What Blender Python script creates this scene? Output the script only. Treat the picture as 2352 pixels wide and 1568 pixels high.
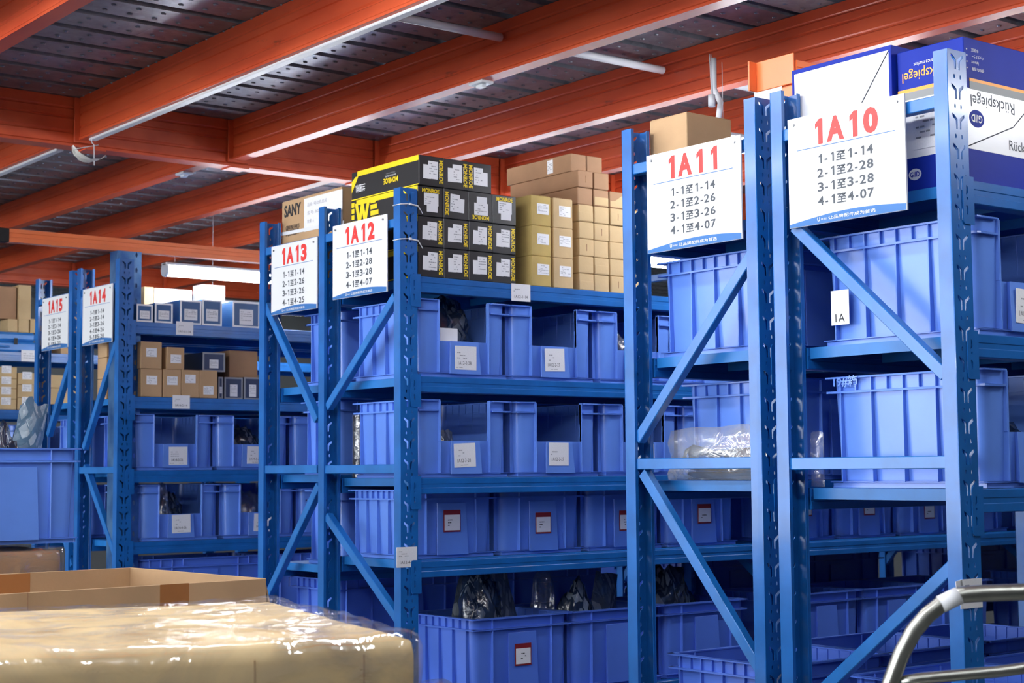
import bpy, bmesh, math, random
from mathutils import Vector, Matrix, noise

for o in list(bpy.data.objects):
    bpy.data.objects.remove(o)
SC = bpy.context.scene
COL = SC.collection
rnd = random.Random(7)

# ------------------------------------------------------------------ camera, world, exposure
FPX, YAW, PITCH, ROLL = 3694.08, math.radians(51.898), math.radians(4.590), math.radians(-0.4176)
EYE = Vector((0, 0, 1.47))
_f = Vector((math.cos(YAW), math.sin(YAW), 0)); _r = Vector((math.sin(YAW), -math.cos(YAW), 0)); _u = Vector((0, 0, 1))
CF = _f*math.cos(PITCH) + _u*math.sin(PITCH)
_u2 = _u*math.cos(PITCH) - _f*math.sin(PITCH)
CR = _r*math.cos(ROLL) + _u2*math.sin(ROLL)
CU = _u2*math.cos(ROLL) - _r*math.sin(ROLL)
cam = bpy.data.cameras.new('camera'); cam.sensor_width = 36; cam.lens = FPX/2352*36
cam.clip_start = 0.05; cam.clip_end = 200
cam.dof.use_dof = True; cam.dof.focus_distance = 4.6; cam.dof.aperture_fstop = 8.0
camo = bpy.data.objects.new('camera', cam); COL.objects.link(camo)
camo.matrix_world = Matrix(((CR.x, CU.x, -CF.x, 0), (CR.y, CU.y, -CF.y, 0), (CR.z, CU.z, -CF.z, EYE.z), (0, 0, 0, 1)))
SC.camera = camo
W = bpy.data.worlds.new('daylight'); SC.world = W; W.use_nodes = True
bg = W.node_tree.nodes['Background']; bg.inputs[0].default_value = (0.90, 0.95, 1.0, 1); bg.inputs[1].default_value = 4.0
SC.view_settings.view_transform = 'Standard'; SC.view_settings.look = 'None'
SC.view_settings.gamma = 1; SC.view_settings.use_curve_mapping = False
SC.view_settings.exposure = 1.15

def P(px, py, x=None, y=None, z=None, d=None):
    """direction of a photo pixel, met with the plane x, y or z, or at forward distance d"""
    v = CR*((px-1176)/FPX) + CU*((784-py)/FPX) + CF
    t = (x/v.x) if x is not None else (y/v.y) if y is not None else ((z-EYE.z)/v.z) if z is not None else d
    return EYE + v*t

# ------------------------------------------------------------------ materials
def lin(c):
    return tuple(((v/255)/12.92 if v/255 <= .04045 else ((v/255+.055)/1.055)**2.4) for v in c) + (1,)
def newmat(name):
    m = bpy.data.materials.new(name); m.use_nodes = True
    nt = m.node_tree; return m, nt, nt.nodes['Principled BSDF']
def N(nt, t, **kw):
    n = nt.nodes.new(t)
    for k, v in kw.items(): setattr(n, k, v)
    return n
def mat(name, col, rough=.5, metal=0, var=.12, scale=6, bump=0, bscale=80, coat=0, spec=.5, stretch=None, col2=None, emit=None, estr=0):
    m, nt, b = newmat(name); L = nt.links
    c = lin(col)
    b.inputs['Roughness'].default_value = rough; b.inputs['Metallic'].default_value = metal
    b.inputs['Specular IOR Level'].default_value = spec
    if coat: b.inputs['Coat Weight'].default_value = coat; b.inputs['Coat Roughness'].default_value = .12
    tc = N(nt, 'ShaderNodeTexCoord'); mp = N(nt, 'ShaderNodeMapping')
    if stretch: mp.inputs['Scale'].default_value = stretch
    L.new(tc.outputs['Object'], mp.inputs[0])
    if var:
        n = N(nt, 'ShaderNodeTexNoise'); n.inputs['Scale'].default_value = scale; n.inputs['Detail'].default_value = 5
        L.new(mp.outputs[0], n.inputs[0])
        cr = N(nt, 'ShaderNodeValToRGB')
        d = lin(col2) if col2 else tuple(v*(1-var) for v in c[:3]) + (1,)
        e = c if col2 else tuple(min(1, v*(1+var)) for v in c[:3]) + (1,)
        cr.color_ramp.elements[0].position = .35; cr.color_ramp.elements[1].position = .65
        cr.color_ramp.elements[0].color = d; cr.color_ramp.elements[1].color = e
        L.new(n.outputs[0], cr.inputs[0]); L.new(cr.outputs[0], b.inputs['Base Color'])
    else:
        b.inputs['Base Color'].default_value = c
    if bump:
        n2 = N(nt, 'ShaderNodeTexNoise'); n2.inputs['Scale'].default_value = bscale; n2.inputs['Detail'].default_value = 3
        L.new(mp.outputs[0], n2.inputs[0])
        bp = N(nt, 'ShaderNodeBump'); bp.inputs['Strength'].default_value = bump; bp.inputs['Distance'].default_value = .01
        L.new(n2.outputs[0], bp.inputs['Height']); L.new(bp.outputs[0], b.inputs['Normal'])
    if emit:
        b.inputs['Emission Color'].default_value = lin(emit); b.inputs['Emission Strength'].default_value = estr
    return m
M = {}
M['rack'] = mat('rack_blue_paint', (22, 98, 174), .30, var=.13, scale=9, coat=.25, bump=.02, bscale=60)
M['brace'] = mat('rack_brace_paint', (30, 108, 184), .32, var=.12, scale=9, coat=.25)
M['deck'] = mat('shelf_deck_paint', (28, 112, 186), .38, var=.12, scale=7)
M['bin'] = mat('bin_blue_plastic', (98, 140, 226), .26, var=.06, scale=5, bump=.03, bscale=14)
M['bin2'] = mat('bin_deep_blue_plastic', (84, 122, 220), .28, var=.06, scale=5, bump=.03, bscale=14)
M['orange'] = None
M['orange2'] = mat('rail_orange_paint', (238, 122, 66), .36, var=.08, scale=5)
M['galv'] = None
M['column'] = mat('worn_blue_column', (92, 136, 184), .3, metal=.5, var=.3, scale=7, col2=(26, 78, 140))  # pale tone over the blue paints in the glare of the nearby lamp
M['card'] = mat('cardboard', (184, 150, 112), .8, var=.10, scale=5, bump=.04, bscale=120)
M['card2'] = mat('cardboard_pale', (198, 170, 126), .8, var=.10, scale=6, bump=.04, bscale=120)
M['card3'] = mat('cardboard_yellow', (188, 162, 96), .8, var=.14, scale=7, bump=.04, bscale=120)
M['card4'] = mat('cardboard_brown', (164, 126, 94), .8, var=.10, scale=6, bump=.04, bscale=120)
M['cardbig'] = mat('cardboard_big', (226, 198, 148), .7, var=.07, scale=4, bump=.04, bscale=120)
M['tape'] = mat('parcel_tape', (168, 112, 66), .25, var=.08)
M['white'] = mat('white_plastic', (226, 228, 231), .4, var=0, spec=.3)
M['paper'] = mat('label_paper', (232, 233, 236), .6, var=.03, scale=20)
M['ink'] = mat('black_ink', (34, 36, 42), .6, var=0)
M['inkgrey'] = mat('grey_ink', (74, 80, 88), .6, var=0)
M['inkpale'] = mat('pale_grey_ink', (150, 152, 158), .6, var=0)
M['red'] = mat('red_ink', (226, 52, 48), .5, var=0)
M['darkred'] = mat('dark_red_ink', (130, 26, 34), .5, var=0)
M['signblue'] = mat('sign_blue_ink', (44, 108, 176), .5, var=0)
M['black'] = mat('black_print_card', (30, 31, 34), .42, var=.15, scale=8)
M['yellow'] = mat('yellow_print', (244, 212, 20), .45, var=0)
M['royal'] = mat('royal_blue_card', (14, 42, 150), .55, var=.06, spec=.2)
M['amber'] = mat('amber_print', (246, 158, 40), .45, var=0)
M['greyprint'] = mat('grey_print', (122, 124, 124), .45, var=0)
M['whitecard'] = mat('white_glossy_card', (236, 237, 240), .28, var=.02)
M['steelblue'] = mat('steel_blue_card', (44, 88, 138), .4, var=.08)
M['navy'] = mat('navy_card', (26, 44, 84), .4, var=.1)
M['chrome'] = mat('worn_steel_tube', (176, 176, 168), .34, metal=1, var=.3, scale=7, bump=.03, bscale=40)
M['rubber'] = mat('black_rubber', (24, 24, 26), .6, var=.1)
M['casing'] = mat('lamp_casing', (214, 218, 222), .35, var=0)
M['tube'] = mat('lamp_tube', (250, 252, 255), .4, var=0, emit=(246, 250, 255), estr=28)
M['floor'] = mat('concrete_floor', (96, 98, 97), .35, var=.1, scale=1.5)
M['wall'] = mat('painted_wall', (128, 131, 134), .8, var=.05, scale=1)
M['zinc'] = mat('zinc_screw', (150, 152, 156), .3, metal=1, var=0)
M['case'] = mat('case_blue_plastic', (52, 128, 206), .35, var=.06)
M['green'] = mat('green_ink', (70, 214, 90), .6, var=0)
M['metalpart'] = mat('dark_pressed_steel', (50, 50, 54), .45, metal=.2, var=.15)

def orange_steel():
    m, nt, b = newmat('joist_orange_paint'); L = nt.links
    tc = N(nt, 'ShaderNodeTexCoord'); mp = N(nt, 'ShaderNodeMapping'); mp.inputs['Scale'].default_value = (1, .3, 1)
    L.new(tc.outputs['Object'], mp.inputs[0])
    n = N(nt, 'ShaderNodeTexNoise'); n.inputs['Scale'].default_value = 7; n.inputs['Detail'].default_value = 6
    L.new(mp.outputs[0], n.inputs[0])
    cr = N(nt, 'ShaderNodeValToRGB'); cr.color_ramp.elements[0].position = .3; cr.color_ramp.elements[1].position = .7
    cr.color_ramp.elements[0].color = lin((196, 72, 38)); cr.color_ramp.elements[1].color = lin((222, 94, 52))
    L.new(n.outputs[0], cr.inputs[0])
    n2 = N(nt, 'ShaderNodeTexNoise'); n2.inputs['Scale'].default_value = 4.2; n2.inputs['Detail'].default_value = 8; n2.inputs['Roughness'].default_value = .7
    L.new(mp.outputs[0], n2.inputs[0])
    c2 = N(nt, 'ShaderNodeValToRGB'); c2.color_ramp.elements[0].position = .70; c2.color_ramp.elements[1].position = .76
    L.new(n2.outputs[0], c2.inputs[0])
    mx = N(nt, 'ShaderNodeMix', data_type='RGBA'); L.new(c2.outputs[0], mx.inputs[0]); L.new(cr.outputs[0], mx.inputs[6]); mx.inputs[7].default_value = lin((74, 38, 28))
    L.new(mx.outputs[2], b.inputs['Base Color'])
    b.inputs['Roughness'].default_value = .38
    return m
M['orange'] = orange_steel()
def galv():
    m, nt, b = newmat('galvanised_deck'); L = nt.links
    b.inputs['Metallic'].default_value = .55; b.inputs['Roughness'].default_value = .36
    tc = N(nt, 'ShaderNodeTexCoord')
    v = N(nt, 'ShaderNodeTexVoronoi'); v.inputs['Scale'].default_value = 30
    n = N(nt, 'ShaderNodeTexNoise'); n.inputs['Scale'].default_value = 3; n.inputs['Detail'].default_value = 6
    L.new(tc.outputs['Object'], v.inputs[0]); L.new(tc.outputs['Object'], n.inputs[0])
    mx = N(nt, 'ShaderNodeMix', data_type='RGBA'); mx.inputs[0].default_value = .2
    L.new(n.outputs['Fac'], mx.inputs[6]); L.new(v.outputs['Color'], mx.inputs[7])
    cr = N(nt, 'ShaderNodeValToRGB'); cr.color_ramp.elements[0].position = .25; cr.color_ramp.elements[1].position = .75
    cr.color_ramp.elements[0].color = lin((98, 102, 110)); cr.color_ramp.elements[1].color = lin((160, 167, 176))
    L.new(mx.outputs[2], cr.inputs[0]); L.new(cr.outputs[0], b.inputs['Base Color'])
    n3 = N(nt, 'ShaderNodeTexNoise'); n3.inputs['Scale'].default_value = 18
    L.new(tc.outputs['Object'], n3.inputs[0])
    bp = N(nt, 'ShaderNodeBump'); bp.inputs['Strength'].default_value = .06; bp.inputs['Distance'].default_value = .02
    L.new(n3.outputs[0], bp.inputs['Height']); L.new(bp.outputs[0], b.inputs['Normal'])
    return m
M['galv'] = galv()

def film(name, tint, lo, hi, rough=.10, bump=.5, bscale=30, milk=.15):
    """thin plastic: see-through, with a gloss that varies over folds and a little milky scatter"""
    m, nt, b = newmat(name); L = nt.links
    out = nt.nodes['Material Output']; nt.nodes.remove(b)
    tr = N(nt, 'ShaderNodeBsdfTransparent'); gl = N(nt, 'ShaderNodeBsdfGlossy'); df = N(nt, 'ShaderNodeBsdfDiffuse')
    gl.inputs['Roughness'].default_value = rough; df.inputs['Color'].default_value = lin(tint); gl.inputs['Color'].default_value = (1, 1, 1, 1)
    tc = N(nt, 'ShaderNodeTexCoord')
    n = N(nt, 'ShaderNodeTexNoise'); n.inputs['Scale'].default_value = bscale; n.inputs['Detail'].default_value = 4
    n.inputs['Distortion'].default_value = 1.2
    L.new(tc.outputs['Object'], n.inputs[0])
    bp = N(nt, 'ShaderNodeBump'); bp.inputs['Strength'].default_value = bump; bp.inputs['Distance'].default_value = .02
    L.new(n.outputs[0], bp.inputs['Height']); L.new(bp.outputs[0], gl.inputs['Normal'])
    m0 = N(nt, 'ShaderNodeMixShader'); m0.inputs[0].default_value = milk
    L.new(gl.outputs[0], m0.inputs[1]); L.new(df.outputs[0], m0.inputs[2])
    cr = N(nt, 'ShaderNodeMapRange'); cr.inputs[1].default_value = .4; cr.inputs[2].default_value = .7
    cr.inputs[3].default_value = lo; cr.inputs[4].default_value = hi
    L.new(n.outputs[0], cr.inputs[0])
    mx = N(nt, 'ShaderNodeMixShader')
    L.new(cr.outputs[0], mx.inputs[0]); L.new(tr.outputs[0], mx.inputs[1]); L.new(m0.outputs[0], mx.inputs[2])
    L.new(mx.outputs[0], out.inputs['Surface'])
    return m
M['film'] = film('stretch_film', (236, 236, 232), .05, .5, .09, .4, 7, .12)
M['milkbag'] = film('milky_plastic_bag', (206, 212, 218), .28, .62, .14, .5, 14, .6)
M['clearbag'] = film('clear_plastic_bag', (206, 210, 214), .12, .55, .12, .5, 16, .35)

def bagmat(name, base, dash, alpha=1.0):
    m, nt, b = newmat(name); L = nt.links
    tc = N(nt, 'ShaderNodeTexCoord'); mp = N(nt, 'ShaderNodeMapping')
    mp.inputs['Rotation'].default_value = (.5, .3, .6); mp.inputs['Scale'].default_value = (1, 1, 1)
    L.new(tc.outputs['Object'], mp.inputs[0])
    br = N(nt, 'ShaderNodeTexBrick'); br.inputs['Scale'].default_value = 16
    br.inputs['Color1'].default_value = lin(base); br.inputs['Color2'].default_value = lin(dash); br.inputs['Mortar'].default_value = lin(base)
    br.inputs['Mortar Size'].default_value = .05; br.inputs['Bias'].default_value = -.3
    br.inputs['Brick Width'].default_value = .55; br.inputs['Row Height'].default_value = .24
    L.new(mp.outputs[0], br.inputs[0]); L.new(br.outputs[0], b.inputs['Base Color'])
    b.inputs['Roughness'].default_value = .16; b.inputs['Coat Weight'].default_value = .6; b.inputs['Coat Roughness'].default_value = .06
    n = N(nt, 'ShaderNodeTexNoise'); n.inputs['Scale'].default_value = 30; n.inputs['Distortion'].default_value = 1
    L.new(tc.outputs['Object'], n.inputs[0])
    bp = N(nt, 'ShaderNodeBump'); bp.inputs['Strength'].default_value = .5; bp.inputs['Distance'].default_value = .01
    L.new(n.outputs[0], bp.inputs['Height']); L.new(bp.outputs[0], b.inputs['Normal'])
    return m
M['bagdark'] = bagmat('dark_printed_bag', (34, 46, 68), (150, 162, 176))
M['baggrey'] = bagmat('grey_printed_bag', (92, 104, 122), (176, 186, 196))
M['bagteal'] = bagmat('teal_printed_bag', (88, 116, 138), (196, 208, 214))

# ------------------------------------------------------------------ mesh helpers
class MB:
    def __init__(s): s.v = []; s.f = []; s.sm = []
    def add(s, vs, fs, smooth=False):
        o = len(s.v); s.v += [tuple(v) for v in vs]; s.f += [tuple(i+o for i in f) for f in fs]; s.sm += [smooth]*len(fs); return s
    def box(s, x0, x1, y0, y1, z0, z1):
        return s.add([(x0,y0,z0),(x1,y0,z0),(x1,y1,z0),(x0,y1,z0),(x0,y0,z1),(x1,y0,z1),(x1,y1,z1),(x0,y1,z1)],
                     [(0,3,2,1),(4,5,6,7),(0,1,5,4),(1,2,6,5),(2,3,7,6),(3,0,4,7)])
    def prism(s, poly, axis, a0, a1):
        n = len(poly)
        def pt(p, a): return (a, p[0], p[1]) if axis == 'x' else (p[0], a, p[1]) if axis == 'y' else (p[0], p[1], a)
        vs = [pt(p, a0) for p in poly] + [pt(p, a1) for p in poly]
        fs = [(i, (i+1) % n, n+(i+1) % n, n+i) for i in range(n)] + [tuple(range(n-1, -1, -1)), tuple(range(n, 2*n))]
        return s.add(vs, fs)
    def bar(s, a, b, w, h, up=Vector((1, 0, 0))):
        """rectangular bar from a to b, w across (perpendicular to up), h along up"""
        a = Vector(a); b = Vector(b); d = (b-a).normalized(); u = (up - d*up.dot(d)).normalized(); r = d.cross(u)
        vs = []
        for p in (a, b):
            for i, j in ((-1,-1),(1,-1),(1,1),(-1,1)): vs.append(p + r*(w/2*i) + u*(h/2*j))
        return s.add(vs, [(0,3,2,1),(4,5,6,7),(0,1,5,4),(1,2,6,5),(2,3,7,6),(3,0,4,7)])
    def tube(s, pts, r, n=10, cap=True):
        pts = [Vector(p) for p in pts]; vs = []; fs = []; u = None
        for i, p in enumerate(pts):
            d = (pts[min(i+1, len(pts)-1)] - pts[max(i-1, 0)]).normalized()
            if u is None: u = d.orthogonal().normalized()
            else: u = (u - d*u.dot(d)).normalized()
            w = d.cross(u)
            for k in range(n):
                a = 2*math.pi*k/n; vs.append(p + (u*math.cos(a) + w*math.sin(a))*r)
        for i in range(len(pts)-1):
            for k in range(n): fs.append((i*n+k, i*n+(k+1) % n, (i+1)*n+(k+1) % n, (i+1)*n+k))
        s.add(vs, fs, True)
        if cap:
            s.f.append(tuple(len(s.v)-len(vs)+k for k in range(n-1, -1, -1))); s.sm.append(False)
            s.f.append(tuple(len(s.v)-n+k for k in range(n))); s.sm.append(False)
        return s
    def mesh(s, name, m, bevel=0):
        me = bpy.data.meshes.new(name); me.from_pydata(s.v, [], s.f)
        for p, q in zip(me.polygons, s.sm): p.use_smooth = q
        bm = bmesh.new(); bm.from_mesh(me)
        if bevel:
            bmesh.ops.remove_doubles(bm, verts=bm.verts, dist=1e-6)
            es = [e for e in bm.edges if len(e.link_faces) == 2 and e.calc_face_angle(0) > .6]
            bmesh.ops.bevel(bm, geom=es, offset=bevel, segments=1, affect='EDGES', clamp_overlap=True)
        bmesh.ops.recalc_face_normals(bm, faces=bm.faces)
        bm.to_mesh(me); bm.free()
        me.materials.append(m); return me
    def build(s, name, m, parent=None, bevel=0, loc=None):
        return link(name, s.mesh(name, m, bevel), parent, loc)
def link(name, me, parent=None, loc=None, mtx=None):
    o = bpy.data.objects.new(name, me); COL.objects.link(o)
    if parent: o.parent = parent
    if mtx is not None: o.matrix_local = mtx
    if loc is not None: o.location = loc
    return o
def tag(o, label, cat, group=None, kind=None):
    if label: o['label'] = label
    if cat: o['category'] = cat
    if group: o['group'] = group
    if kind: o['kind'] = kind
    return o
def thing(name, label, cat, loc=(0, 0, 0), group=None, rotz=0):
    o = bpy.data.objects.new(name, None); COL.objects.link(o); o.location = loc; o.rotation_euler = (0, 0, rotz)
    o.empty_display_size = .1
    return tag(o, label, cat, group)
def cachemesh(d={}): return d
CM = {}

# faces: matrices whose local X runs right, local Y up and local Z out of the face
FR = {'-x': (Vector((0,-1,0)), Vector((0,0,1))), '-y': (Vector((1,0,0)), Vector((0,0,1))), '+z': (Vector((1,0,0)), Vector((0,1,0))), '+y': (Vector((-1,0,0)), Vector((0,0,1)))}
def fmat(origin, face, ang=0, sx=1, sy=1):
    r, u = FR[face]; n = r.cross(u); c, s = math.cos(ang), math.sin(ang)
    R = r*c + u*s; U = u*c - r*s
    return Matrix(((R.x*sx, U.x*sy, n.x, origin[0]), (R.y*sx, U.y*sy, n.y, origin[1]), (R.z*sx, U.z*sy, n.z, origin[2]), (0, 0, 0, 1)))

# ------------------------------------------------------------------ lettering: every word is set once, then reused
WORDS = {}
def precache(words):
    tmp = []
    for w, bold in words:
        cu = bpy.data.curves.new('t', 'FONT'); cu.body = w; cu.offset = bold; cu.resolution_u = 2
        cu.extrude = .0
        o = bpy.data.objects.new('t', cu); COL.objects.link(o); tmp.append((w, bold, o))
    bpy.context.view_layer.update(); dg = bpy.context.evaluated_depsgraph_get()
    for w, bold, o in tmp:
        me = bpy.data.meshes.new_from_object(o.evaluated_get(dg)); me.name = 'lettering'
        xs = [v.co.x for v in me.vertices]; ys = [v.co.y for v in me.vertices]
        cx, cy, sx, sy = (min(xs)+max(xs))/2, (min(ys)+max(ys))/2, max(xs)-min(xs), max(ys)-min(ys)
        for v in me.vertices: v.co.x = (v.co.x-cx)/sx; v.co.y = (v.co.y-cy)/sy
        WORDS[(w, bold)] = (me, sx/sy)
    for w, bold, o in tmp:
        cu = o.data; bpy.data.objects.remove(o); bpy.data.curves.remove(cu)
SIGNS = {'1A10': ['1-1至1-14', '2-1至2-28', '3-1至3-28', '4-1至4-07'], '1A11': ['1-1至1-14', '2-1至2-26', '3-1至3-26', '4-1至4-07'],
         '1A12': ['1-1至1-14', '2-1至2-28', '3-1至3-28', '4-1至4-07'], '1A13': ['1-1至1-14', '2-1至2-26', '3-1至3-26', '4-1至4-25'],
         '1A14': ['1-1至1-14', '2-1至2-14', '3-1至3-26', '4-1至4-26', '5-1至5-20'], '1A15': ['1-1至1-14', '2-1至2-14', '3-1至3-26', '4-1至4-26', '5-1至5-21']}
BINTXT = ['1A12-2-28', '1A12-2-27', '1A12-2-26', '1A12-3-28', '1A12-3-27', '1A12-3-26', '1A12-1-14', '1A12-4-7', '1A10-2-28', '1A10-3-28',
          '1A14-1-14', '1A14-2-14', '1A14-3-26', '1A14-3-25', '1A14-4-26', '1A14-4-25', '自由蓄品', 'A4L', '1A', 'Lv']
_w = {(k, .022) for k in SIGNS} | {(r, .008) for v in SIGNS.values() for r in v} | {(t, .0) for t in BINTXT}
_w |= {('让品牌配件成为首选', .01), ('MONROE', .03), ('SHOCKS & STRUTS', .01), ('OESpectrum', 0), ('SANY', .035), ('GENUINE PARTS', .015), ('纯正配件', .015),
       ('Rückspiegel', .004), ('maintenance market', 0), ('GIID', .02), ('Rearview mirror', 0), ('バックミラー', 0), ('中国区', 0), ('倒车镜', 0), ('U', .02), ('优配', 0),
       ('19#箱', .02), ('POKER', .02), ('W', .06), ('兰星机', .02), ('品名: 电动机总成', 0), ('型号: B229900', 0), ('数量: 6', 0), ('C', .02)}
precache(sorted(_w))
TM = {}
GL = {}
def one_mesh():
    pts = [(.30, 0), (.47, 0), (.47, 1), (.34, 1), (.10, .84), (.10, .67), (.30, .79)]
    return [(x, y) for x, y in pts]
def glyphs(bold, chars):
    tmp = []
    for ch in chars:
        cu = bpy.data.curves.new('t', 'FONT'); cu.body = ch; cu.offset = bold; cu.resolution_u = 3
        o = bpy.data.objects.new('t', cu); COL.objects.link(o); tmp.append((ch, o))
    bpy.context.view_layer.update(); dgr = bpy.context.evaluated_depsgraph_get()
    raw = {}
    for ch, o in tmp:
        me = bpy.data.meshes.new_from_object(o.evaluated_get(dgr))
        raw[ch] = ([v.co.copy() for v in me.vertices], [tuple(p.vertices) for p in me.polygons]); cu = o.data
        bpy.data.objects.remove(o); bpy.data.curves.remove(cu); bpy.data.meshes.remove(me)
    y0 = min(v.y for v in raw['0'][0]); H = max(v.y for v in raw['0'][0]) - y0
    for ch, (vs, fs) in raw.items():
        xs = [v.x for v in vs]; w = (max(xs)-min(xs))/H; x0 = min(xs)
        if ch == '1':
            pts = one_mesh(); t_ = bold*1.6
            pts = [(.31-t_, 0), (.46, 0), (.46, 1), (.33-t_*.6, 1), (.08, .83), (.08, .70-t_), (.31-t_, .81-t_)]
            GL[(ch, bold)] = ([Vector((x, y, 0)) for x, y in pts], [tuple(range(7))], .46)
        else:
            yy = 0.0 if ch != '至' else 0
            GL[(ch, bold)] = ([Vector(((v.x-x0)/H, (v.y-y0)/H, 0)) for v in vs], fs, w)
def layout(txt, bold, m, parent, origin, face, height, width, name, split=False):
    """set a line of characters in equal cells, centred on origin"""
    adv = {'-': .52, '至': 1.12}
    cells = [adv.get(c, .80) for c in txt]; tot = sum(cells); k = width/height/tot
    x = -tot/2*k; mb = MB(); mbs = []
    for c, a in zip(txt, cells):
        vs, fs, w = GL[(c, bold)]
        gw = {'-': .30, '至': 1.0, '1': .42, 'A': .80}.get(c, .66)
        sxx = gw/w*k if c != '1' else gw/.46*k
        ox = x + (a*k - gw*k)/2
        cur = MB() if split else mb
        sy = 1 if c != '至' else .98/max(v.y for v in vs)
        cur.add([((v.x*sxx + ox)*height, (v.y*sy-.5)*height, 0) for v in vs], fs)
        if split: mbs.append(cur)
        x += a*k
    for q in (mbs if split else [mb]):
        link(name, q.mesh(name, m), parent, mtx=fmat(origin, face))
def word(w, bold, m, parent, origin, face, height, width=None, ang=0, name='lettering', aspect=1.0):
    me, asp = WORDS[(w, bold)]
    key = (w, bold, m.name)
    if key not in TM:
        c = me.copy(); c.materials.clear(); c.materials.append(m); TM[key] = c
    return link(name, TM[key], parent, mtx=fmat(origin, face, ang, width or height*asp*aspect, height))
def plate(name, m, parent, origin, face, w, h, t=.0008, ang=0):
    key = ('plate', m.name, t)
    if key not in CM: CM[key] = MB().box(-.5, .5, -.5, .5, -t, t).mesh('plate', m)
    return link(name, CM[key], parent, mtx=fmat(origin, face, ang, w, h))
def off(origin, face, r, u, n=0, ang=0):
    R, U = FR[face]; c, s = math.cos(ang), math.sin(ang)
    return Vector(origin) + (R*c + U*s)*r + (U*c - R*s)*u + R.cross(U)*n
def bars(name, m, parent, origin, face, w, h, seed, ang=0, rows=5):
    """lines of small print as one mesh of thin strips"""
    key = ('bars', m.name, seed, rows)
    if key not in CM:
        r = random.Random(seed); b = MB()
        for i in range(rows):
            y = .5 - (i+.5)/rows; x = -.5
            while x < .45:
                l = r.uniform(.06, .25)
                if r.random() < .75: b.box(x, min(.5, x+l), y-.16/rows, y+.16/rows, -.0004, .0004)
                x += l + .05
                if r.random() < .15: break
        CM[key] = b.mesh('print', m)
    return link(name, CM[key], parent, mtx=fmat(origin, face, ang, w, h))
def paper_label(parent, origin, face, w, h, txt=None, seed=1, ang=0, name='label'):
    l = plate(name, M['paper'], parent, off(origin, face, 0, 0, .0008), face, w, h, ang=ang)
    if txt:
        t = word(txt, .0, M['ink'], parent, off(origin, face, -.05*w, -.22*h, .0018, ang), face, h*.15, w*.62, ang, name='label_text')
        bars('label_print', M['inkpale'], parent, off(origin, face, -.18*w, .1*h, .0018, ang), face, w*.45, h*.34, seed % 5, ang, rows=3)
        bars('label_print', M['inkpale'], parent, off(origin, face, 0, -.41*h, .0018, ang), face, w*.9, h*.08, seed % 5, ang, rows=1)
    else:
        bars('label_print', M['inkpale'], parent, off(origin, face, 0, 0, .0018, ang), face, w*.85, h*.8, seed % 7, ang, rows=6)
    return l

# ------------------------------------------------------------------ the setting
def struct(name, mb, m, label=None):
    o = mb.build(name, m); o['kind'] = 'structure'
    return o
struct('floor', MB().box(-14, 14, -14, 16, -.1, 0), M['floor'])
struct('wall_back', MB().box(-7.1, 12.1, 15, 15.1, 0, 3.6), M['wall'])
struct('wall_right', MB().box(12, 12.1, -6, 15, 0, 3.6), M['wall'])
struct('wall_front', MB().box(-7.1, 12.1, -6.1, -6, 0, 3.6), M['wall'])
# unseen left wall, its wide opening added to throw daylight on the rack ends
struct('wall_left', MB().box(-7.1, -7, -6, 1.0, 0, 3.6).box(-7.1, -7, 14.0, 15, 0, 3.6).box(-7.1, -7, 1.0, 14.0, 3.2, 3.6), M['wall'])

ZJ = 3.0      # underside of the joists
JH = .20
# mezzanine deck: corrugated galvanised sheets with real dimples and open slots in each rib
ceil = bpy.data.objects.new('ceiling', None); COL.objects.link(ceil); ceil['kind'] = 'structure'
def deck_sheet():
    """one 1.8 m wide x 1.125 m deep sheet, ribs run along x, pitch 0.225"""
    L, pit = 1.8, .225
    b = MB()
    prof = [(0, 0), (.172, 0), (.176, .032), (.221, .032)]
    pts = []
    for k in range(5):
        pts += [(k*pit + p, z) for p, z in prof]
    pts.append((5*pit, 0))
    n = len(pts)
    vs = [(0, p, z) for p, z in pts] + [(L, p, z) for p, z in pts]
    b.add(vs, [(i, i+1, n+i+1, n+i) for i in range(n-1)])
    # punched dimples on the low flats, slots on the high flats
    for k in range(5):
        for i in range(int(L/.10)):
            x = .05 + i*.10
            for yy, zz, rx, ry in ((k*pit+.045, .0005, .012, .009), (k*pit+.125, .0005, .012, .009)):
                ring = [(x + rx*math.cos(a*math.pi/3), yy + ry*math.sin(a*math.pi/3), zz - .0015) for a in range(6)]
                rin = [(x + rx*.6*math.cos(a*math.pi/3), yy + ry*.6*math.sin(a*math.pi/3), zz - .006) for a in range(6)]
                b.add(ring+rin, [(a, (a+1) % 6, 6+(a+1) % 6, 6+a) for a in range(6)] + [(6, 7, 8, 9, 10, 11)])
    return b.mesh('deck_sheet', M['galv'])
ds = deck_sheet()
for iy in range(-12, 8):
    for ix in range(-4, 8):
        y_ = 7.03 + iy*1.125
        link('deck_sheet', ds, ceil, loc=(ix*1.8 - .9 + (.9 if iy % 2 else 0), y_, ZJ+(JH if iy < 0 else .165)+.002))

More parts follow.
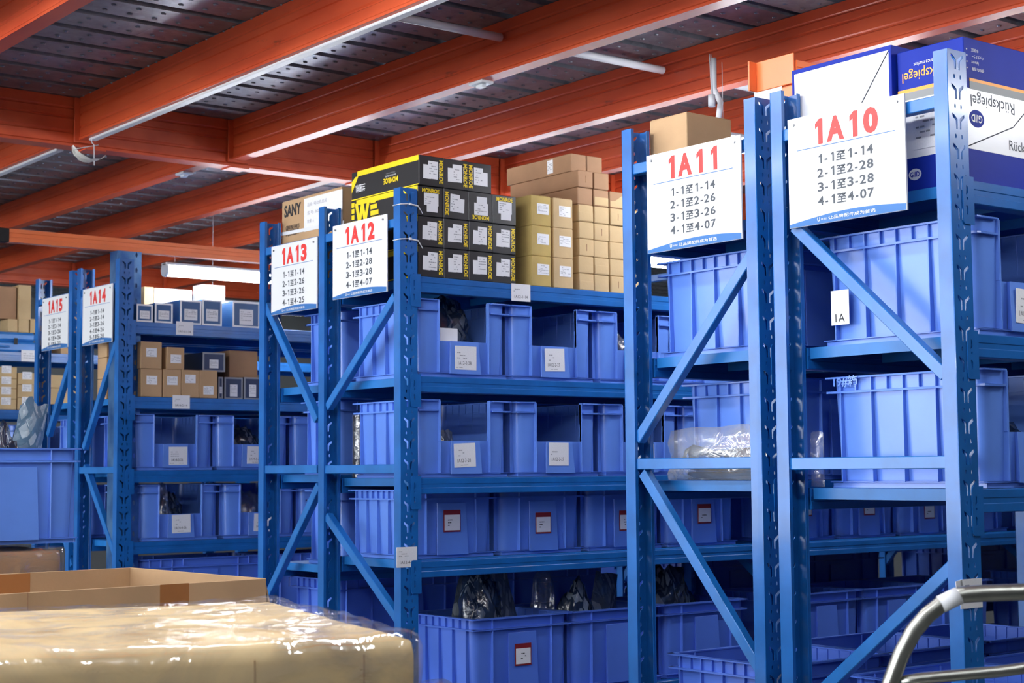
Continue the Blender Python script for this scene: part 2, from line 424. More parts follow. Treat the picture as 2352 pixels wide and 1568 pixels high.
# ------------------------------------------------------------------ orange steel of the mezzanine
def joist_profile(w=.058, h=JH, fl=.066):
    a, f = w/2, fl/2
    half = [(f, 0), (f, .010), (a, .016), (a, .052), (a-.005, .057), (a-.005, .062), (a, .067), (a, .112), (a-.006, .115), (a-.006, .121), (a, .124),
            (a, .150), (a-.004, .154), (a-.004, .158), (a, .162), (a, h)]
    return half + [(-x, z) for x, z in reversed(half)]
JH2 = .165
def joist(x, y0, y1, label, jh=JH):
    t = thing('ceiling_joist', label, 'beam', (x, y0, ZJ), 'orange joists under the mezzanine deck')
    MB().prism([(p, z*jh/JH) for p, z in joist_profile()], 'y', 0, y1-y0).build('web', M['orange'], t)
    for yy in (0, y1-y0-.010):
        MB().box(-.055, .055, yy, yy+.010, -.012, jh-.004).build('end_plate', M['orange'], t, bevel=.001)
    return t
MBY = [1.55, 6.98, 12.30]     # near edges of the main beams
BW = .10
def mainbeam(y, label):
    t = thing('main_beam', label, 'beam', (-3, y, ZJ-.03), 'orange main beams under the mezzanine deck')
    prof = [(p+BW/2, z*1.15) for p, z in joist_profile(.08, JH, .10)]
    MB().prism(prof, 'x', 0, 13).build('web', M['orange'], t)
    # thin bolted stiffener plates on the underside
    for xx in (6.0+.03, 6.0+.78, 6.0+1.5): MB().box(xx-.05, xx+.05, .0, BW, -.006, -.0002).build('splice_plate', M['orange'], t)
mainbeam(6.98, 'orange main beam crossing the joists above the 1A12 to 1A14 racks')
mainbeam(12.30, 'farthest orange main beam low over the 1A15 rack')
mainbeam(1.55-.35, 'orange main beam nearest the camera, over the aisle in front of 1A10')
JX = [(1.24, 'orange joist left of all others, over the main aisle'), (2.06, 'orange joist cutting the top left corner of the picture'), (2.975, 'orange joist with the white strip along its underside'),
      (3.765, 'orange joist running over the black and yellow boxes to the top edge'), (4.62, 'orange joist passing just above the 1A11 carton'), (5.45, 'orange joist ending behind the small brown cartons'),
      (6.27, 'orange joist seen in the top right corner behind the blue boxes')]
for x, lb in JX:
    joist(x, 1.55-.35+.115, 6.978, lb)
JX2 = [(2.10, 'far orange joist left of the far joist with a strip'), (2.945, 'far orange joist with a pale strip, left edge of the picture'), (3.70, 'far orange joist beyond the main beam with a small clip'),
       (4.43, 'far orange joist crossing behind the orange rail'), (5.2, 'far orange joist behind the lit tube lamp'), (6.0, 'far orange joist deepest over the 1A14 rack')]
for x, lb in JX2:
    joist(x, 7.095, 12.298, lb, JH2)
tag(MB().box(-.016, .020, 0, 5.3, -.012, -.0005).build('cable_trunking', M['white'], bevel=.003, loc=(2.975, 1.6, ZJ)), 'white cable trunking fixed under the near joist', 'trunking')
tag(MB().box(-.016, .020, 0, 5.0, -.012, -.0005).build('cable_trunking', M['white'], bevel=.003, loc=(2.945, 7.2, ZJ)), 'white cable trunking under the far joist at the left edge', 'trunking')
# white conduit crossing between the joists
t = thing('conduit_pipe', 'white plastic conduit running under the deck between joists', 'pipe', (2.9, 4.80, 3.13))
for a, b_ in ((3.02, 3.72), (3.81, 4.575), (4.665, 5.405), (5.495, 6.22)):
    MB().tube([(a-2.9, 0, 0), (b_-2.9, 0, 0)], .016, 10).build('pipe_length', M['white'], t)
# small clips on joist undersides
for c, lb in (((1110, 196), 'small clear clip under the middle joist'), ((366, 395), 'small clear clip under the far joist')):
    p = P(*c, z=ZJ-.012); p.x = 3.765 if c[0] > 1000 else 3.70
    tt = thing('joist_clip', lb, 'clip', (p.x, p.y, ZJ))
    MB().box(-.03, .03, -.045, .045, -.012, .0).build('clip_body', M['casing'], tt, bevel=.003)
    MB().box(-.012, .012, -.02, .02, -.024, -.012).build('clip_tab', M['casing'], tt, bevel=.002)

# crumpled white cover tied under the joist end
t = thing('plastic_cover', 'crumpled translucent white cover tied under the joist end', 'cover', (2.96, 6.88, ZJ-.02))
b = MB(); R_ = 9; C_ = 7; vs = []
for i in range(R_):
    for j in range(C_):
        a = -1.45 + 2.5*i/(R_-1); w = .05*math.sin(math.pi*(i+.6)/R_)
        q = noise.noise(Vector((i*.7, j*.9, 2)))*.012
        vs.append((-.02 + .085*math.sin(a) + q + .02, (j/(C_-1)-.5)*2*w + q, -.02 - .085*math.cos(a)*.8 + q))
b.add(vs, [(i*C_+j, i*C_+j+1, (i+1)*C_+j+1, (i+1)*C_+j) for i in range(R_-1) for j in range(C_-1)], True)
o = b.build('cover_shell', film('milky_plastic', (240, 238, 230), .8, .9, .3, .3, 20, .85), t)
MB().tube([(0, -.01, .12), (0, -.012, -.005), (.004, -.03, -.02), (.004, -.035, -.115)], .0022, 6).build('cable_tie', M['white'], t)
MB().tube([(.03, -.02, -.015), (-.09, -.02, -.05)], .002, 6).build('cable_tie', M['white'], t)

# ------------------------------------------------------------------ storage racks
def flat_with_holes(outer, holes, th):
    cu = bpy.data.curves.new('f', 'CURVE'); cu.dimensions = '2D'; cu.fill_mode = 'BOTH'; cu.extrude = th/2
    for poly in [outer] + holes:
        sp = cu.splines.new('POLY'); sp.points.add(len(poly)-1); sp.use_cyclic_u = True
        for q, (x, y) in zip(sp.points, poly): q.co = (x, y, 0, 1)
    o = bpy.data.objects.new('f', cu); COL.objects.link(o)
    bpy.context.view_layer.update()
    me = bpy.data.meshes.new_from_object(o.evaluated_get(bpy.context.evaluated_depsgraph_get()))
    bpy.data.objects.remove(o); bpy.data.curves.remove(cu)
    return me
PH = 2.50; PW = .075; PD = .042; TH = .0025
def post_mesh():
    """U upright: perforated web in the plane y=0 (outside towards -y), flanges reaching back to +y"""
    holes = []
    key = [(13.5, 0), (19, -2), (32, -11), (34, -14), (33.5, -38.5), (27, -38.5), (26, -18), (14, -8)]
    z = PH*1000 - 10
    while z > 60:
        for mir in (0, 1):
            holes.append([((75-x if mir else x)/1000, (z+y)/1000) for x, y in key])
            cx = (75-25.5 if mir else 25.5)
            holes.append([((cx + 3.2*math.cos(a*math.pi/4))/1000, (z-56.5 + 6*math.sin(a*math.pi/4))/1000) for a in range(8)])
        z -= 75
    web = flat_with_holes([(0, 0), (PW, 0), (PW, PH), (0, PH)], holes, TH)
    bm = bmesh.new(); bm.from_mesh(web)
    for v in bm.verts:
        x, y, zz = v.co; v.co = (x, zz + TH/2, y)
    me = bpy.data.meshes.new('p'); b = MB()
    b.box(0, TH, 0, PD, 0, PH).box(PW-TH, PW, 0, PD, 0, PH)
    b.box(0, .012, PD-TH, PD, 0, PH).box(PW-.012, PW, PD-TH, PD, 0, PH)
    m2 = b.mesh('q', M['rack'], .0006); bm.from_mesh(m2)
    for f in bm.faces: f.material_index = 0
    bmesh.ops.recalc_face_normals(bm, faces=bm.faces)
    bm.to_mesh(me); bm.free(); me.materials.append(M['rack']); me.name = 'upright_post'
    return me
POST = post_mesh()
def conn_mesh():
    s = 1000
    outer = [(0, 8), (3, 2), (8, 0), (44, 0), (44, 120), (8, 120), (3, 118), (0, 112)]
    slot = [(14, 22), (19, 27), (20, 40), (16, 46), (11, 46), (13, 34)]
    slot2 = [(x, 120-y) for x, y in slot]
    rd = [(16+3.4*math.cos(a*math.pi/4), 64+3.6*math.sin(a*math.pi/4)) for a in range(8)]
    me = flat_with_holes([(x/s, y/s) for x, y in outer], [[(x/s, y/s) for x, y in q] for q in (slot, slot2, rd)], .003)
    for v in me.vertices:
        x, y, z = v.co; v.co = (x, z, y)
    me.materials.append(M['rack']); me.name = 'beam_connector'
    return me
CONN = conn_mesh()
FX = [3.25, 5.20, 7.15, 9.10]
BH, BD = .058, .045
def beam_mesh(L):
    prof = [(0, 0), (BD, 0), (BD, -.028), (BD-.008, -.03), (BD-.008, -BH), (0, -BH), (0, -BH+.018), (.002, -BH+.020), (.002, -.024), (0, -.022)]
    prof = [(0, -.002), (.002, 0), (BD-.002, 0), (BD, -.002), (BD, -BH+.002), (BD-.002, -BH), (.002, -BH), (0, -BH+.002), (0, -.037), (.0018, -.035), (.0018, -.023), (0, -.021)]
    return MB().prism(prof, 'x', 0, L).mesh('shelf_beam', M['rack'])
BEAM = beam_mesh(FX[1]-FX[0]-PW-.016)
DECKM = {}
def rack(name, y_front, y_rear, levels, label, diag, braces, rear_post=True, bays=2, z_brace=None):
    s = -1 if y_front < y_rear else 1        # side the rack faces
    t = thing('storage_rack', label, 'rack', (FX[0], y_front, 0), 'blue steel storage racks')
    D = abs(y_rear - y_front)
    def Y(d): return d if s < 0 else -d      # distance inwards from the front face -> local y
    for i in range(bays+1):
        x = FX[i]-FX[0]
        m = Matrix.Translation((x, 0, 0)) if s < 0 else Matrix.Translation((x+PW, 0, 0)) @ Matrix.Rotation(math.pi, 4, 'Z')
        link('upright_post', POST, t, mtx=m)
        if rear_post:
            m = Matrix.Translation((x+PW, D, 0)) @ Matrix.Rotation(math.pi, 4, 'Z') if s < 0 else Matrix.Translation((x, -D, 0))
            link('upright_post', POST, t, mtx=m)
        # frame bracing
        y0, y1 = .006, D-.006 if rear_post else D+.02
        xb = x + .022
        for zb in braces:
            MB().box(xb-.016, xb+.016, min(Y(PD*.3), Y(D-PD*.3)), max(Y(PD*.3), Y(D-PD*.3)), zb-.016, zb+.016).build('horizontal_brace', M['brace'], t, bevel=.002)
        for (pa, pb) in diag:
            a = (xb, Y(pa[0]), pa[1]); c = (xb, Y(pb[0]), pb[1])
            MB().bar(a, c, .032, .028).build('diagonal_brace', M['brace'], t, bevel=.002)
    for z in levels:
        for i in range(bays):
            xa = FX[i]-FX[0]+PW+.008
            L = FX[1]-FX[0]-PW-.016
            for yy, nm in ((Y(0), 'front_beam'), (Y(D), 'rear_beam')):
                inner = (nm == 'front_beam') == (s < 0)
                bo = link(nm, BEAM, t, mtx=Matrix.Translation((xa, yy + (.001 if inner else -.001-BD), z)))
                if nm == 'front_beam' or i == 0:
                    for e in (0, 1):
                        yo = -.003 if inner else BD+.003
                        mm = Matrix.Translation((-.040, yo, -.113)) if e == 0 else Matrix.Translation((L+.040, yo, -.113)) @ Matrix.Diagonal((-1, 1, 1, 1))
                        link('beam_connector', CONN, bo, mtx=mm)
            key = (round(D, 3))
            if key not in DECKM:
                b = MB(); n = 6; dx = (L-.012)/n; Dd = D-2*BD-.006
                for k in range(n):
                    b.box(k*dx, (k+1)*dx-.003, 0, Dd, -.003, 0)
                    b.box(k*dx, k*dx+.002, 0, Dd, -.030, -.003).box((k+1)*dx-.005, (k+1)*dx-.003, 0, Dd, -.030, -.003)
                DECKM[key] = b.mesh('shelf_deck', M['deck'])
            yb = BD+.003 if s < 0 else -(D-BD-.003)
            link('shelf_deck', DECKM[key], t, loc=(xa+.006, yb, z))
    return t
YF = {10: 2.399, 11: 3.596, 12: 4.796, 13: 5.83, 14: 7.194, 15: 8.241, 16: 9.6}
YR = {10: 2.988, 11: 3.043, 12: 5.363, 13: 5.372, 14: 7.694, 15: 7.754, 16: 10.1}
LV = {10: [2.18, 1.798, 1.417, .62], 11: [2.18, 1.806, 1.437, .62], 12: [2.18, 1.815, 1.446, 1.146, .62], 13: [2.18, 1.815, 1.46, 1.106, .745],
      14: [2.20, 1.838, 1.484, 1.143, .755], 15: [2.20, 1.838, 1.484, 1.143, .62], 16: [2.217, 1.862, 1.50, 1.15]}
def dg(r, *prs):
    """diagonal ends from photo pixels on the end frame -> (distance in from the front face, z)"""
    out = []
    for a, c in prs:
        q = []
        for px in (a, c):
            p = P(*px, x=FX[0]+.01); q.append((abs(p.y-YF[r]), p.z))
        out.append(q)
    return out
def lowfill(q):  # repeat a zig-zag below the picture's edge
    return q
DG = {10: dg(10, ((1822, 520), (2170, 862)), ((2188, 1298), (1812, 1657))), 11: dg(11, ((1738, 560), (1462, 1010)), ((1474, 1085), (1756, 1560))),
      12: dg(12, ((905, 680), (750, 935)), ((748, 1185), (910, 1422))), 13: dg(13, ((608, 700), (726, 965)), ((730, 1114), (604, 1384))),
      14: dg(14, ((266, 785), (190, 1030)), ((192, 1070), (268, 1290))), 15: dg(15, ((163, 815), (108, 1000)), ((100, 1060), (163, 1300))), 16: []}
RK = {}
for k in (10, 11, 12, 13, 14, 15, 16):
    zb = {10: 1.483, 11: 1.487, 12: 1.480, 13: 1.482, 14: 1.487, 15: 1.487, 16: 1.487}[k]
    RK[k] = rack('r', YF[k], YR[k], LV[k], {10: 'blue steel rack under sign 1A10, nearest on the right', 11: 'blue steel rack under sign 1A11 with the lone carton on top',
        12: 'blue steel rack under sign 1A12 loaded with black and yellow boxes', 13: 'blue steel rack under sign 1A13, back to back with 1A12', 14: 'blue steel rack under sign 1A14 with white and blue boxes on top',
        15: 'blue steel rack under sign 1A15 at the left edge', 16: 'farthest blue rack with the blue tool case, left edge'}[k],
        DG[k], [2.375, zb, .35], rear_post=(k != 13), bays=3 if k in (12, 13) else 2)

# ------------------------------------------------------------------ signs
glyphs(.05, '01A2345')
glyphs(.022, '0123456789-至')
SG = {'1A10': (2.919, 2.528, 2.411, 2.114), '1A11': (3.480, 3.095, 2.402, 2.108), '1A12': (5.248, 4.875, 2.411, 2.126), '1A13': (5.720, 5.365, 2.385, 2.105),
      '1A14': (7.605, 7.257, 2.385, 2.103), '1A15': (8.129, 7.789, 2.384, 2.110)}
for k, (ya, yb, zt, zb) in SG.items():
    w, h = ya-yb, zt-zb; yc, zc = (ya+yb)/2, (zt+zb)/2
    xs = 3.25 - .004
    t = thing('rack_sign', f'white sign board headed {k} in red', 'sign', (xs, yc, zc), 'white row signs on the rack ends')
    MB().box(-.003, .003, -w/2, w/2, -h/2, h/2).build('board', M['white'], t, bevel=.0006)
    f = '-x'
    def O(r, u, n=.0036): return off((0, 0, 0), f, r, u, n)
    # blue footer with a curved top
    pts = [(w/2-.002, -h/2+.001), (-w/2+.002, -h/2+.001)]
    for i in range(13):
        u = i/12; pts.append((-w/2+.002+(w-.004)*u, -h/2 + .010 + .017*math.sin(math.pi*min(1, u*.86))))
    b = MB(); b.prism([(-p[0], p[1]) for p in pts], 'x', -.0038, -.0031)
    b.build('footer', M['signblue'], t)
    layout(k, .05, M['red'], t, O(0, h/2-.050, .0038), f, .068, w*.60, 'heading_character', split=True)
    plate('rule', M['signblue'], t, O(0, h/2-.090), f, w*.84, .0018, t=.0004)
    rows = SIGNS[k]; dz = .0375 if len(rows) == 4 else .0305
    for i, r in enumerate(rows):
        layout(r, .022, M['inkgrey'], t, O(0, h/2-.124-i*dz, .0038), f, .0245 if len(rows) == 4 else .021, w*.49, 'row_text')
    word('让品牌配件成为首选', .01, M['white'], t, O(.05*w, -h/2+.0125, .0046), f, .010, w*.40, name='slogan')
    word('U', .02, M['white'], t, O(-.235*w, -h/2+.0125, .0046), f, .011, .009, name='emblem')
    word('优配', 0, M['white'], t, O(-.19*w, -h/2+.0118, .0046), f, .005, .02, name='emblem')
    for sgn in (-1, 1):
        sc = MB(); sc.tube([(0, 0, 0), (-.004, 0, 0)], .0038, 8)
        sc.build('screw', M['zinc'], t, loc=(-.003, sgn*(w/2-.022), h/2-.018))

# ------------------------------------------------------------------ bins
def bin_mesh(Wd, Dp, H, opening, m, nrib=4, emboss=False):
    """front faces -y, origin at the centre of the base; opening: notched picking front"""
    bm = bmesh.new(); rc = .03
    def outline(z):
        g = .010*(1 - z/H)                 # draft
        a, d = Wd/2-.012-g, Dp/2-.012-g
        xs = [-a+rc, -a+.085, -.066, .066, a-.085, a-rc]
        if not opening: xs = [-a+rc, -.066, .066, a-rc]
        pts = [(x, -d) for x in xs]
        def arc(cx, cy, a0):
            return [(cx+rc*math.cos(a0+i*math.pi/8), cy+rc*math.sin(a0+i*math.pi/8)) for i in range(1, 4)]
        pts += arc(a-rc, -d+rc, -math.pi/2) + [(a, -d+rc), (a, d-rc)] + arc(a-rc, d-rc, 0) + [(a-rc, d), (-a+rc, d)]
        pts += arc(-a+rc, d-rc, math.pi/2) + [(-a, d-rc), (-a, -d+rc)] + arc(-a+rc, -d+rc, math.pi)
        return pts
    zs = [.012, H*.47, H*.86, H]
    rows = [[bm.verts.new((x, y, z)) for x, y in outline(z)] for z in zs]
    n = len(rows[0]); fs = []
    for r in range(3):
        for i in range(n):
            if opening and r >= 1 and 1 <= i <= 3: continue
            f = bm.faces.new((rows[r][i], rows[r][(i+1) % n], rows[r+1][(i+1) % n], rows[r+1][i])); f.smooth = True; fs.append(f)
    fs.append(bm.faces.new(list(reversed(rows[0]))))
    bmesh.ops.recalc_face_normals(bm, faces=bm.faces)
    bmesh.ops.solidify(bm, geom=bm.faces[:], thickness=.004)
    for e in bm.edges:
        if e.is_manifold and e.calc_face_angle(0) > .7: e.smooth = False
    b = MB(); a, d = Wd/2, Dp/2; t = .004
    zr = H*.86
    def ring(z0, z1, o, skip):
        x0 = a-.012+o; y0 = d-.012+o; i_ = .006
        b.box(-x0, -x0+o+i_, -y0, y0, z0, z1).box(x0-o-i_, x0, -y0, y0, z0, z1).box(-x0, x0, y0-o-i_, y0, z0, z1)
        if skip:
            b.box(-x0, -x0+.087, -y0, -y0+o+i_, z0, z1).box(x0-.087, x0, -y0, -y0+o+i_, z0, z1)
        else: b.box(-x0, x0, -y0, -y0+o+i_, z0, z1)
    ring(H-.005, H, .012, opening); ring(zr-.003, zr+.003, .010, opening)
    ring(.0, .012, .0, False); ring(.014, .017, .006, False)
    # vertical ribs on the long sides
    for s in (-1, 1):
        for k in range(nrib+1):
            y = -d + .05 + (Dp-.10)*k/nrib
            x0 = a-.020
            b.box(min(s*x0, s*(a-.003)), max(s*x0, s*(a-.003)), y-.002, y+.002, .016, H-.004)
            if k < nrib:
                y2 = y + (Dp-.10)/nrib/2
                b.box(min(s*x0, s*(a-.003)), max(s*x0, s*(a-.003)), y2-.002, y2+.002, zr, H-.004)
    # front and back: corner ribs and the raised label holder
    for s, op in ((-1, opening), (1, False)):
        yy = (min(s*(d-.022), s*(d-.004)), max(s*(d-.022), s*(d-.004)))
        for x in ((-a+.098, a-.098) if Wd < .5 else (-a+.05, -a+.17, a-.17, a-.05)):
            b.box(x-.002, x+.002, yy[0], yy[1], .016, H-.004 if not op else H-.004)
            if Wd >= .5:
                b.box(x+.058, x+.062, yy[0], yy[1], zr, H-.004)
        hz = H*.47 if op else H*.80
        yo = (min(s*(d-.020), s*(d+.0)), max(s*(d-.020), s*(d+.0)))
        b.add([(-.062, s*(d-.018), .012), (.062, s*(d-.018), .012), (.062, s*(d-.018), hz), (-.062, s*(d-.018), hz),
               (-.072, s*(d+.002), .012), (.072, s*(d+.002), .012), (.066, s*(d-.006), hz), (-.066, s*(d-.006), hz)],
              [(0,3,2,1),(4,5,6,7),(0,1,5,4),(1,2,6,5),(2,3,7,6),(3,0,4,7)])
        if op:
            for x in (-a+.097, a-.097): b.box(x-.003, x+.003, -d+.006, -d+.02, H*.47, H)
    if emboss:
        pass
    m2 = b.mesh('q', m, .0008); bm.from_mesh(m2)
    for f in bm.faces: f.material_index = 0
    me = bpy.data.meshes.new('storage_bin'); bm.to_mesh(me); bm.free(); me.materials.append(m)
    return me
BM = {'P10': bin_mesh(.405, .515, .298, True, M['bin']), 'P11': bin_mesh(.405, .48, .29, True, M['bin']), 'P12': bin_mesh(.425, .45, .285, True, M['bin']),
      'P13': bin_mesh(.425, .42, .27, True, M['bin']), 'P13s': bin_mesh(.425, .28, .29, True, M['bin'], 3),  'C12': bin_mesh(.425, .395, .255, False, M['bin']), 'C48': bin_mesh(.48, .45, .30, False, M['bin2']), 'L': bin_mesh(.70, .48, .30, False, M['bin2'], 3), 'L13': bin_mesh(.70, .36, .30, False, M['bin2'], 3)}
BHT = {'P10': .298, 'P11': .29, 'P12': .285, 'P13': .27, 'P13s': .29, 'C12': .255, 'C48': .30, 'L': .30, 'L13': .30}
BDP = {'P10': .515, 'P11': .48, 'P12': .45, 'P13': .42, 'P13s': .28, 'C12': .395, 'C48': .45, 'L': .48, 'L13': .36}
def put_bin(kind, x, yfront, z, face, label, group, txt=None, red=False, rot=0):
    """x: centre; yfront: plane of the front; face -1 looks to -y"""
    yc = yfront + (BDP[kind]/2 if face < 0 else -BDP[kind]/2)
    o = link('storage_bin', BM[kind], None); o.location = (x, yc, z+.0012); o.rotation_euler = (0, 0, (0 if face < 0 else math.pi) + rot)
    tag(o, label, 'bin', group)
    if txt: paper_label(o, (rnd.uniform(-.01, .01), -BDP[kind]/2-.0005, BHT[kind]*.28+rnd.uniform(-.008, .008)), '-y', .098, .088, txt, seed=rnd.randint(0, 6), ang=rnd.uniform(-.04, .04))
    if red:
        s = 1 if kind == 'C12' else -1
        org = (rnd.uniform(-.006, .006), s*-BDP[kind]/2*1-.0016 if s < 0 else -BDP[kind]/2-.0016, BHT[kind]*rnd.uniform(.45, .6))
        org = (org[0], -BDP[kind]/2-.0016, org[2])
        plate('label', M['darkred'], o, org, '-y', .078, .082, t=.0008)
        plate('label_insert', M['paper'], o, off(org, '-y', 0, -.006, .001), '-y', .07, .058, t=.0006)
        bars('label_print', M['ink'], o, off(org, '-y', 0, -.006, .0019), '-y', .04, .03, rnd.randint(0, 5), 0, 3)
    return o
LVN = ['top', 'second', 'third', 'fourth', 'bottom']
ORD = ['nearest the rack end', 'second from the rack end', 'third from the rack end', 'fourth from the rack end']
def row_of_bins(k, lev, kind, xs, txts=None, red=False, yoff=.006, face=None, extra=''):
    f = face if face is not None else (-1 if YF[k] < YR[k] else 1)
    fs = -1 if YF[k] < YR[k] else 1
    for i, x in enumerate(xs):
        yfr = YF[k] + (yoff if fs < 0 else -yoff)
        txt = txts[i] if txts and i < len(txts) else None
        pos = ORD[i] if i < 4 else (['next to', 'second past', 'third past', 'fourth past', 'fifth past', 'sixth past'][i-4] + ' the second frame')
        lb = (f'blue bin labelled {txt} on the 1A{k} rack' if txt else f'blue bin {pos} on the {LVN[lev]} shelf of 1A{k}')
        put_bin(kind, x, yfr, LV[k][lev], f, lb, f'blue bins on the 1A{k} rack', txt, red and (kind != 'C48' or i == 0))
BX = [3.565, 4.005, 4.445, 4.885]
row_of_bins(10, 1, 'P10', [3.562, 3.985, 4.41, 4.83], ['1A10-2-28'])
row_of_bins(10, 2, 'P10', [3.575, 3.995, 4.42, 4.84], ['1A10-3-28'])
row_of_bins(10, 3, 'C48', [3.62, 4.11, 4.60], yoff=.03)
row_of_bins(11, 1, 'P11', [3.562, 3.985, 4.41, 4.83], yoff=.03)
row_of_bins(11, 2, 'P11', [3.66, 4.09, 4.52, 4.94], yoff=.03)
row_of_bins(11, 3, 'C48', [3.62, 4.11, 4.60], yoff=.03)
row_of_bins(12, 1, 'P12', [3.545, 3.98, 4.42, 4.86], ['1A12-2-28', '1A12-2-27', '1A12-2-26'])
row_of_bins(12, 2, 'P12', [3.548, 4.0, 4.445, 4.885], ['1A12-3-28', '1A12-3-27', '1A12-3-26'])
row_of_bins(12, 3, 'C12', [3.56, 4.00, 4.44, 4.88, 5.52, 5.96, 6.40, 6.84, 7.46, 7.90], red=True, yoff=.112)
row_of_bins(12, 4, 'C48', [3.83, 4.32, 4.81, 5.56, 6.05, 6.54, 7.58], red=True, yoff=.03)
row_of_bins(13, 1, 'P13s', [3.575, 4.01, 4.445, 4.885], yoff=.17)
row_of_bins(13, 2, 'P13s', [3.56, 4.0, 4.44, 4.88], yoff=.17)
row_of_bins(13, 3, 'P13s', [3.58, 4.02, 4.46, 4.90], yoff=.17)
row_of_bins(13, 4, 'L13', [3.74, 4.46, 5.66, 6.38, 7.62, 8.34], yoff=.02)
row_of_bins(14, 2, 'P13', [3.56, 3.99, 4.43, 4.87], ['1A14-3-26', '1A14-3-25'])
row_of_bins(14, 3, 'P13', [3.59, 4.03, 4.47, 4.91], ['1A14-4-26', '1A14-4-25'])
row_of_bins(14, 4, 'L13', [3.74, 4.46, 5.66, 6.38], yoff=.03)
row_of_bins(15, 4, 'L13', [3.74, 4.46], yoff=.03)
row_of_bins(15, 2, 'P13', [3.58, 4.02, 4.46, 4.90], yoff=.02)
row_of_bins(15, 3, 'P13', [3.58, 4.02, 4.46, 4.90], yoff=.02)
row_of_bins(16, 2, 'P13', [3.86, 4.30, 4.74], yoff=.02)

# ------------------------------------------------------------------ lamps
def tube_lamp(p, axis, L, label, wires=(), zt=None):
    t = thing('tube_lamp', label, 'lamp', p, 'fluorescent tube lamps')
    def q(a, b, c): return (a, b, c) if axis == 'x' else (b, a, c)
    b = MB()
    if axis == 'x': b.box(0, L, -.03, .03, .024, .04)
    else: b.box(-.03, .03, 0, L, .024, .04)
    b.build('casing', M['casing'], t, bevel=.004)
    MB().tube([q(.012, 0, 0), q(L-.012, 0, 0)], .027, 14).build('tube', M['tube'], t)
    for a in (0, L-.014):
        MB().tube([q(a, 0, .002), q(a+.014, 0, .002)], .033, 14).build('end_cap', M['casing'], t)
    for a in (.06, L-.06):
        if zt: MB().tube([q(a, 0, .04), q(a, 0, zt-p[2])], .0011, 6).build('hanging_wire', M['casing'], t)
    return t
pa = P(376, 621, y=7.29)
LA = tube_lamp((pa.x, 7.29, pa.z), 'x', 1.2, 'glowing tube lamp above the white boxes of 1A14', zt=2.545)
tube_lamp((5.0, 7.29, pa.z), 'x', 1.2, 'second tube lamp deeper under the same rail', zt=2.545)
tube_lamp((4.25, 4.2, 2.69), 'x', 1.2, 'tube lamp seen behind the right edge of the 1A11 sign', zt=3.0)
tube_lamp((5.9, 4.2, 2.69), 'x', 1.2, 'second tube lamp deeper in the aisle before 1A12', zt=3.0)
tube_lamp((3.7, 1.55, 2.69), 'x', 1.2, 'tube lamp over the aisle in front of 1A10', zt=3.0)
tube_lamp((4.6, 8.95, 2.5), 'x', 1.2, 'tube lamp over the aisle behind 1A15', zt=3.1672)
tube_lamp((5.6, 6.5, 2.62), 'x', 1.2, 'tube lamp deep in the aisle between 1A13 and 1A14', zt=3.2022)
for i, (x, y) in enumerate(((2.06, 1.5), (2.06, 3.1), (.62, 1.5), (.62, 3.2), (.62, 5.0), (-.9, 2.4), (2.06, -.5), (.62, -.6))):  # unseen lamps added over and behind the camera to brighten foreground and rack ends
    tube_lamp((x, y, ZJ-.041), 'y', 1.2, ['tube lamp under the joist over the main aisle, near the camera', 'tube lamp under the joist over the wrapped cartons', 'tube lamp left of the camera over the main aisle',
              'tube lamp over the far left of the main aisle', 'tube lamp over the left pile end of the main aisle', 'tube lamp behind the camera over the main aisle', 'tube lamp right behind the camera over the cross aisle', 'tube lamp behind the camera, left row'][i])
for i in range(8):  # unseen lamp rows added to light the rack ends and streak the bins
    tube_lamp((-2.4 if i < 4 else -5.2, 2.6+2.7*(i % 4), ZJ-.041), 'y', 1.2, f'tube lamp in the {"first" if i < 4 else "second"} row left of the main aisle, {["nearest", "second", "third", "farthest"][i % 4]} along')
# plug and cable hanging by the 1A11 carton
t = thing('lamp_plug', 'grey plug hanging on a thin wire above the 1A11 carton', 'plug', P(1635, 245, y=4.2))
MB().tube([(0, 0, .0), (0, 0, .045)], .014, 10).build('plug_body', M['casing'], t)
MB().tube([(0, 0, .045), (-.008, 0, .20)], .0018, 6).build('wire', M['casing'], t)
MB().tube([(.006, 0, .045), (0, 0, .20)], .0018, 6).build('wire', M['casing'], t)
p0 = P(1640, 205, y=4.25); p1 = P(1655, 235, y=4.22); p2 = P(1650, 275, y=4.2)
tag(MB().tube([p0+Vector((0, 0, .12)), p0, p1, p2], .011, 8).build('white_cable', M['white']), 'white sheathed cable hanging beside the grey plug', 'cable')

# ------------------------------------------------------------------ orange rails resting on the rack tops
def rail_profile(w=.05, h=.062):
    a = w/2
    return [(-a, 0), (a, 0), (a, h), (-a, h), (-a, h-.018), (-a+.003, h-.02), (-a+.003, h-.038), (-a, h-.04)]
t = thing('orange_rail', 'orange box rail with an open black end, above sign 1A14', 'rail', (2.735, 7.29, 2.546))
MB().prism(rail_profile(), 'x', 0, 3.6).build('rail_tube', M['orange2'], t)
MB().box(-.05, -.0005, -.027, .027, -.001, .063).build('end_cap', M['rubber'], t, bevel=.002)
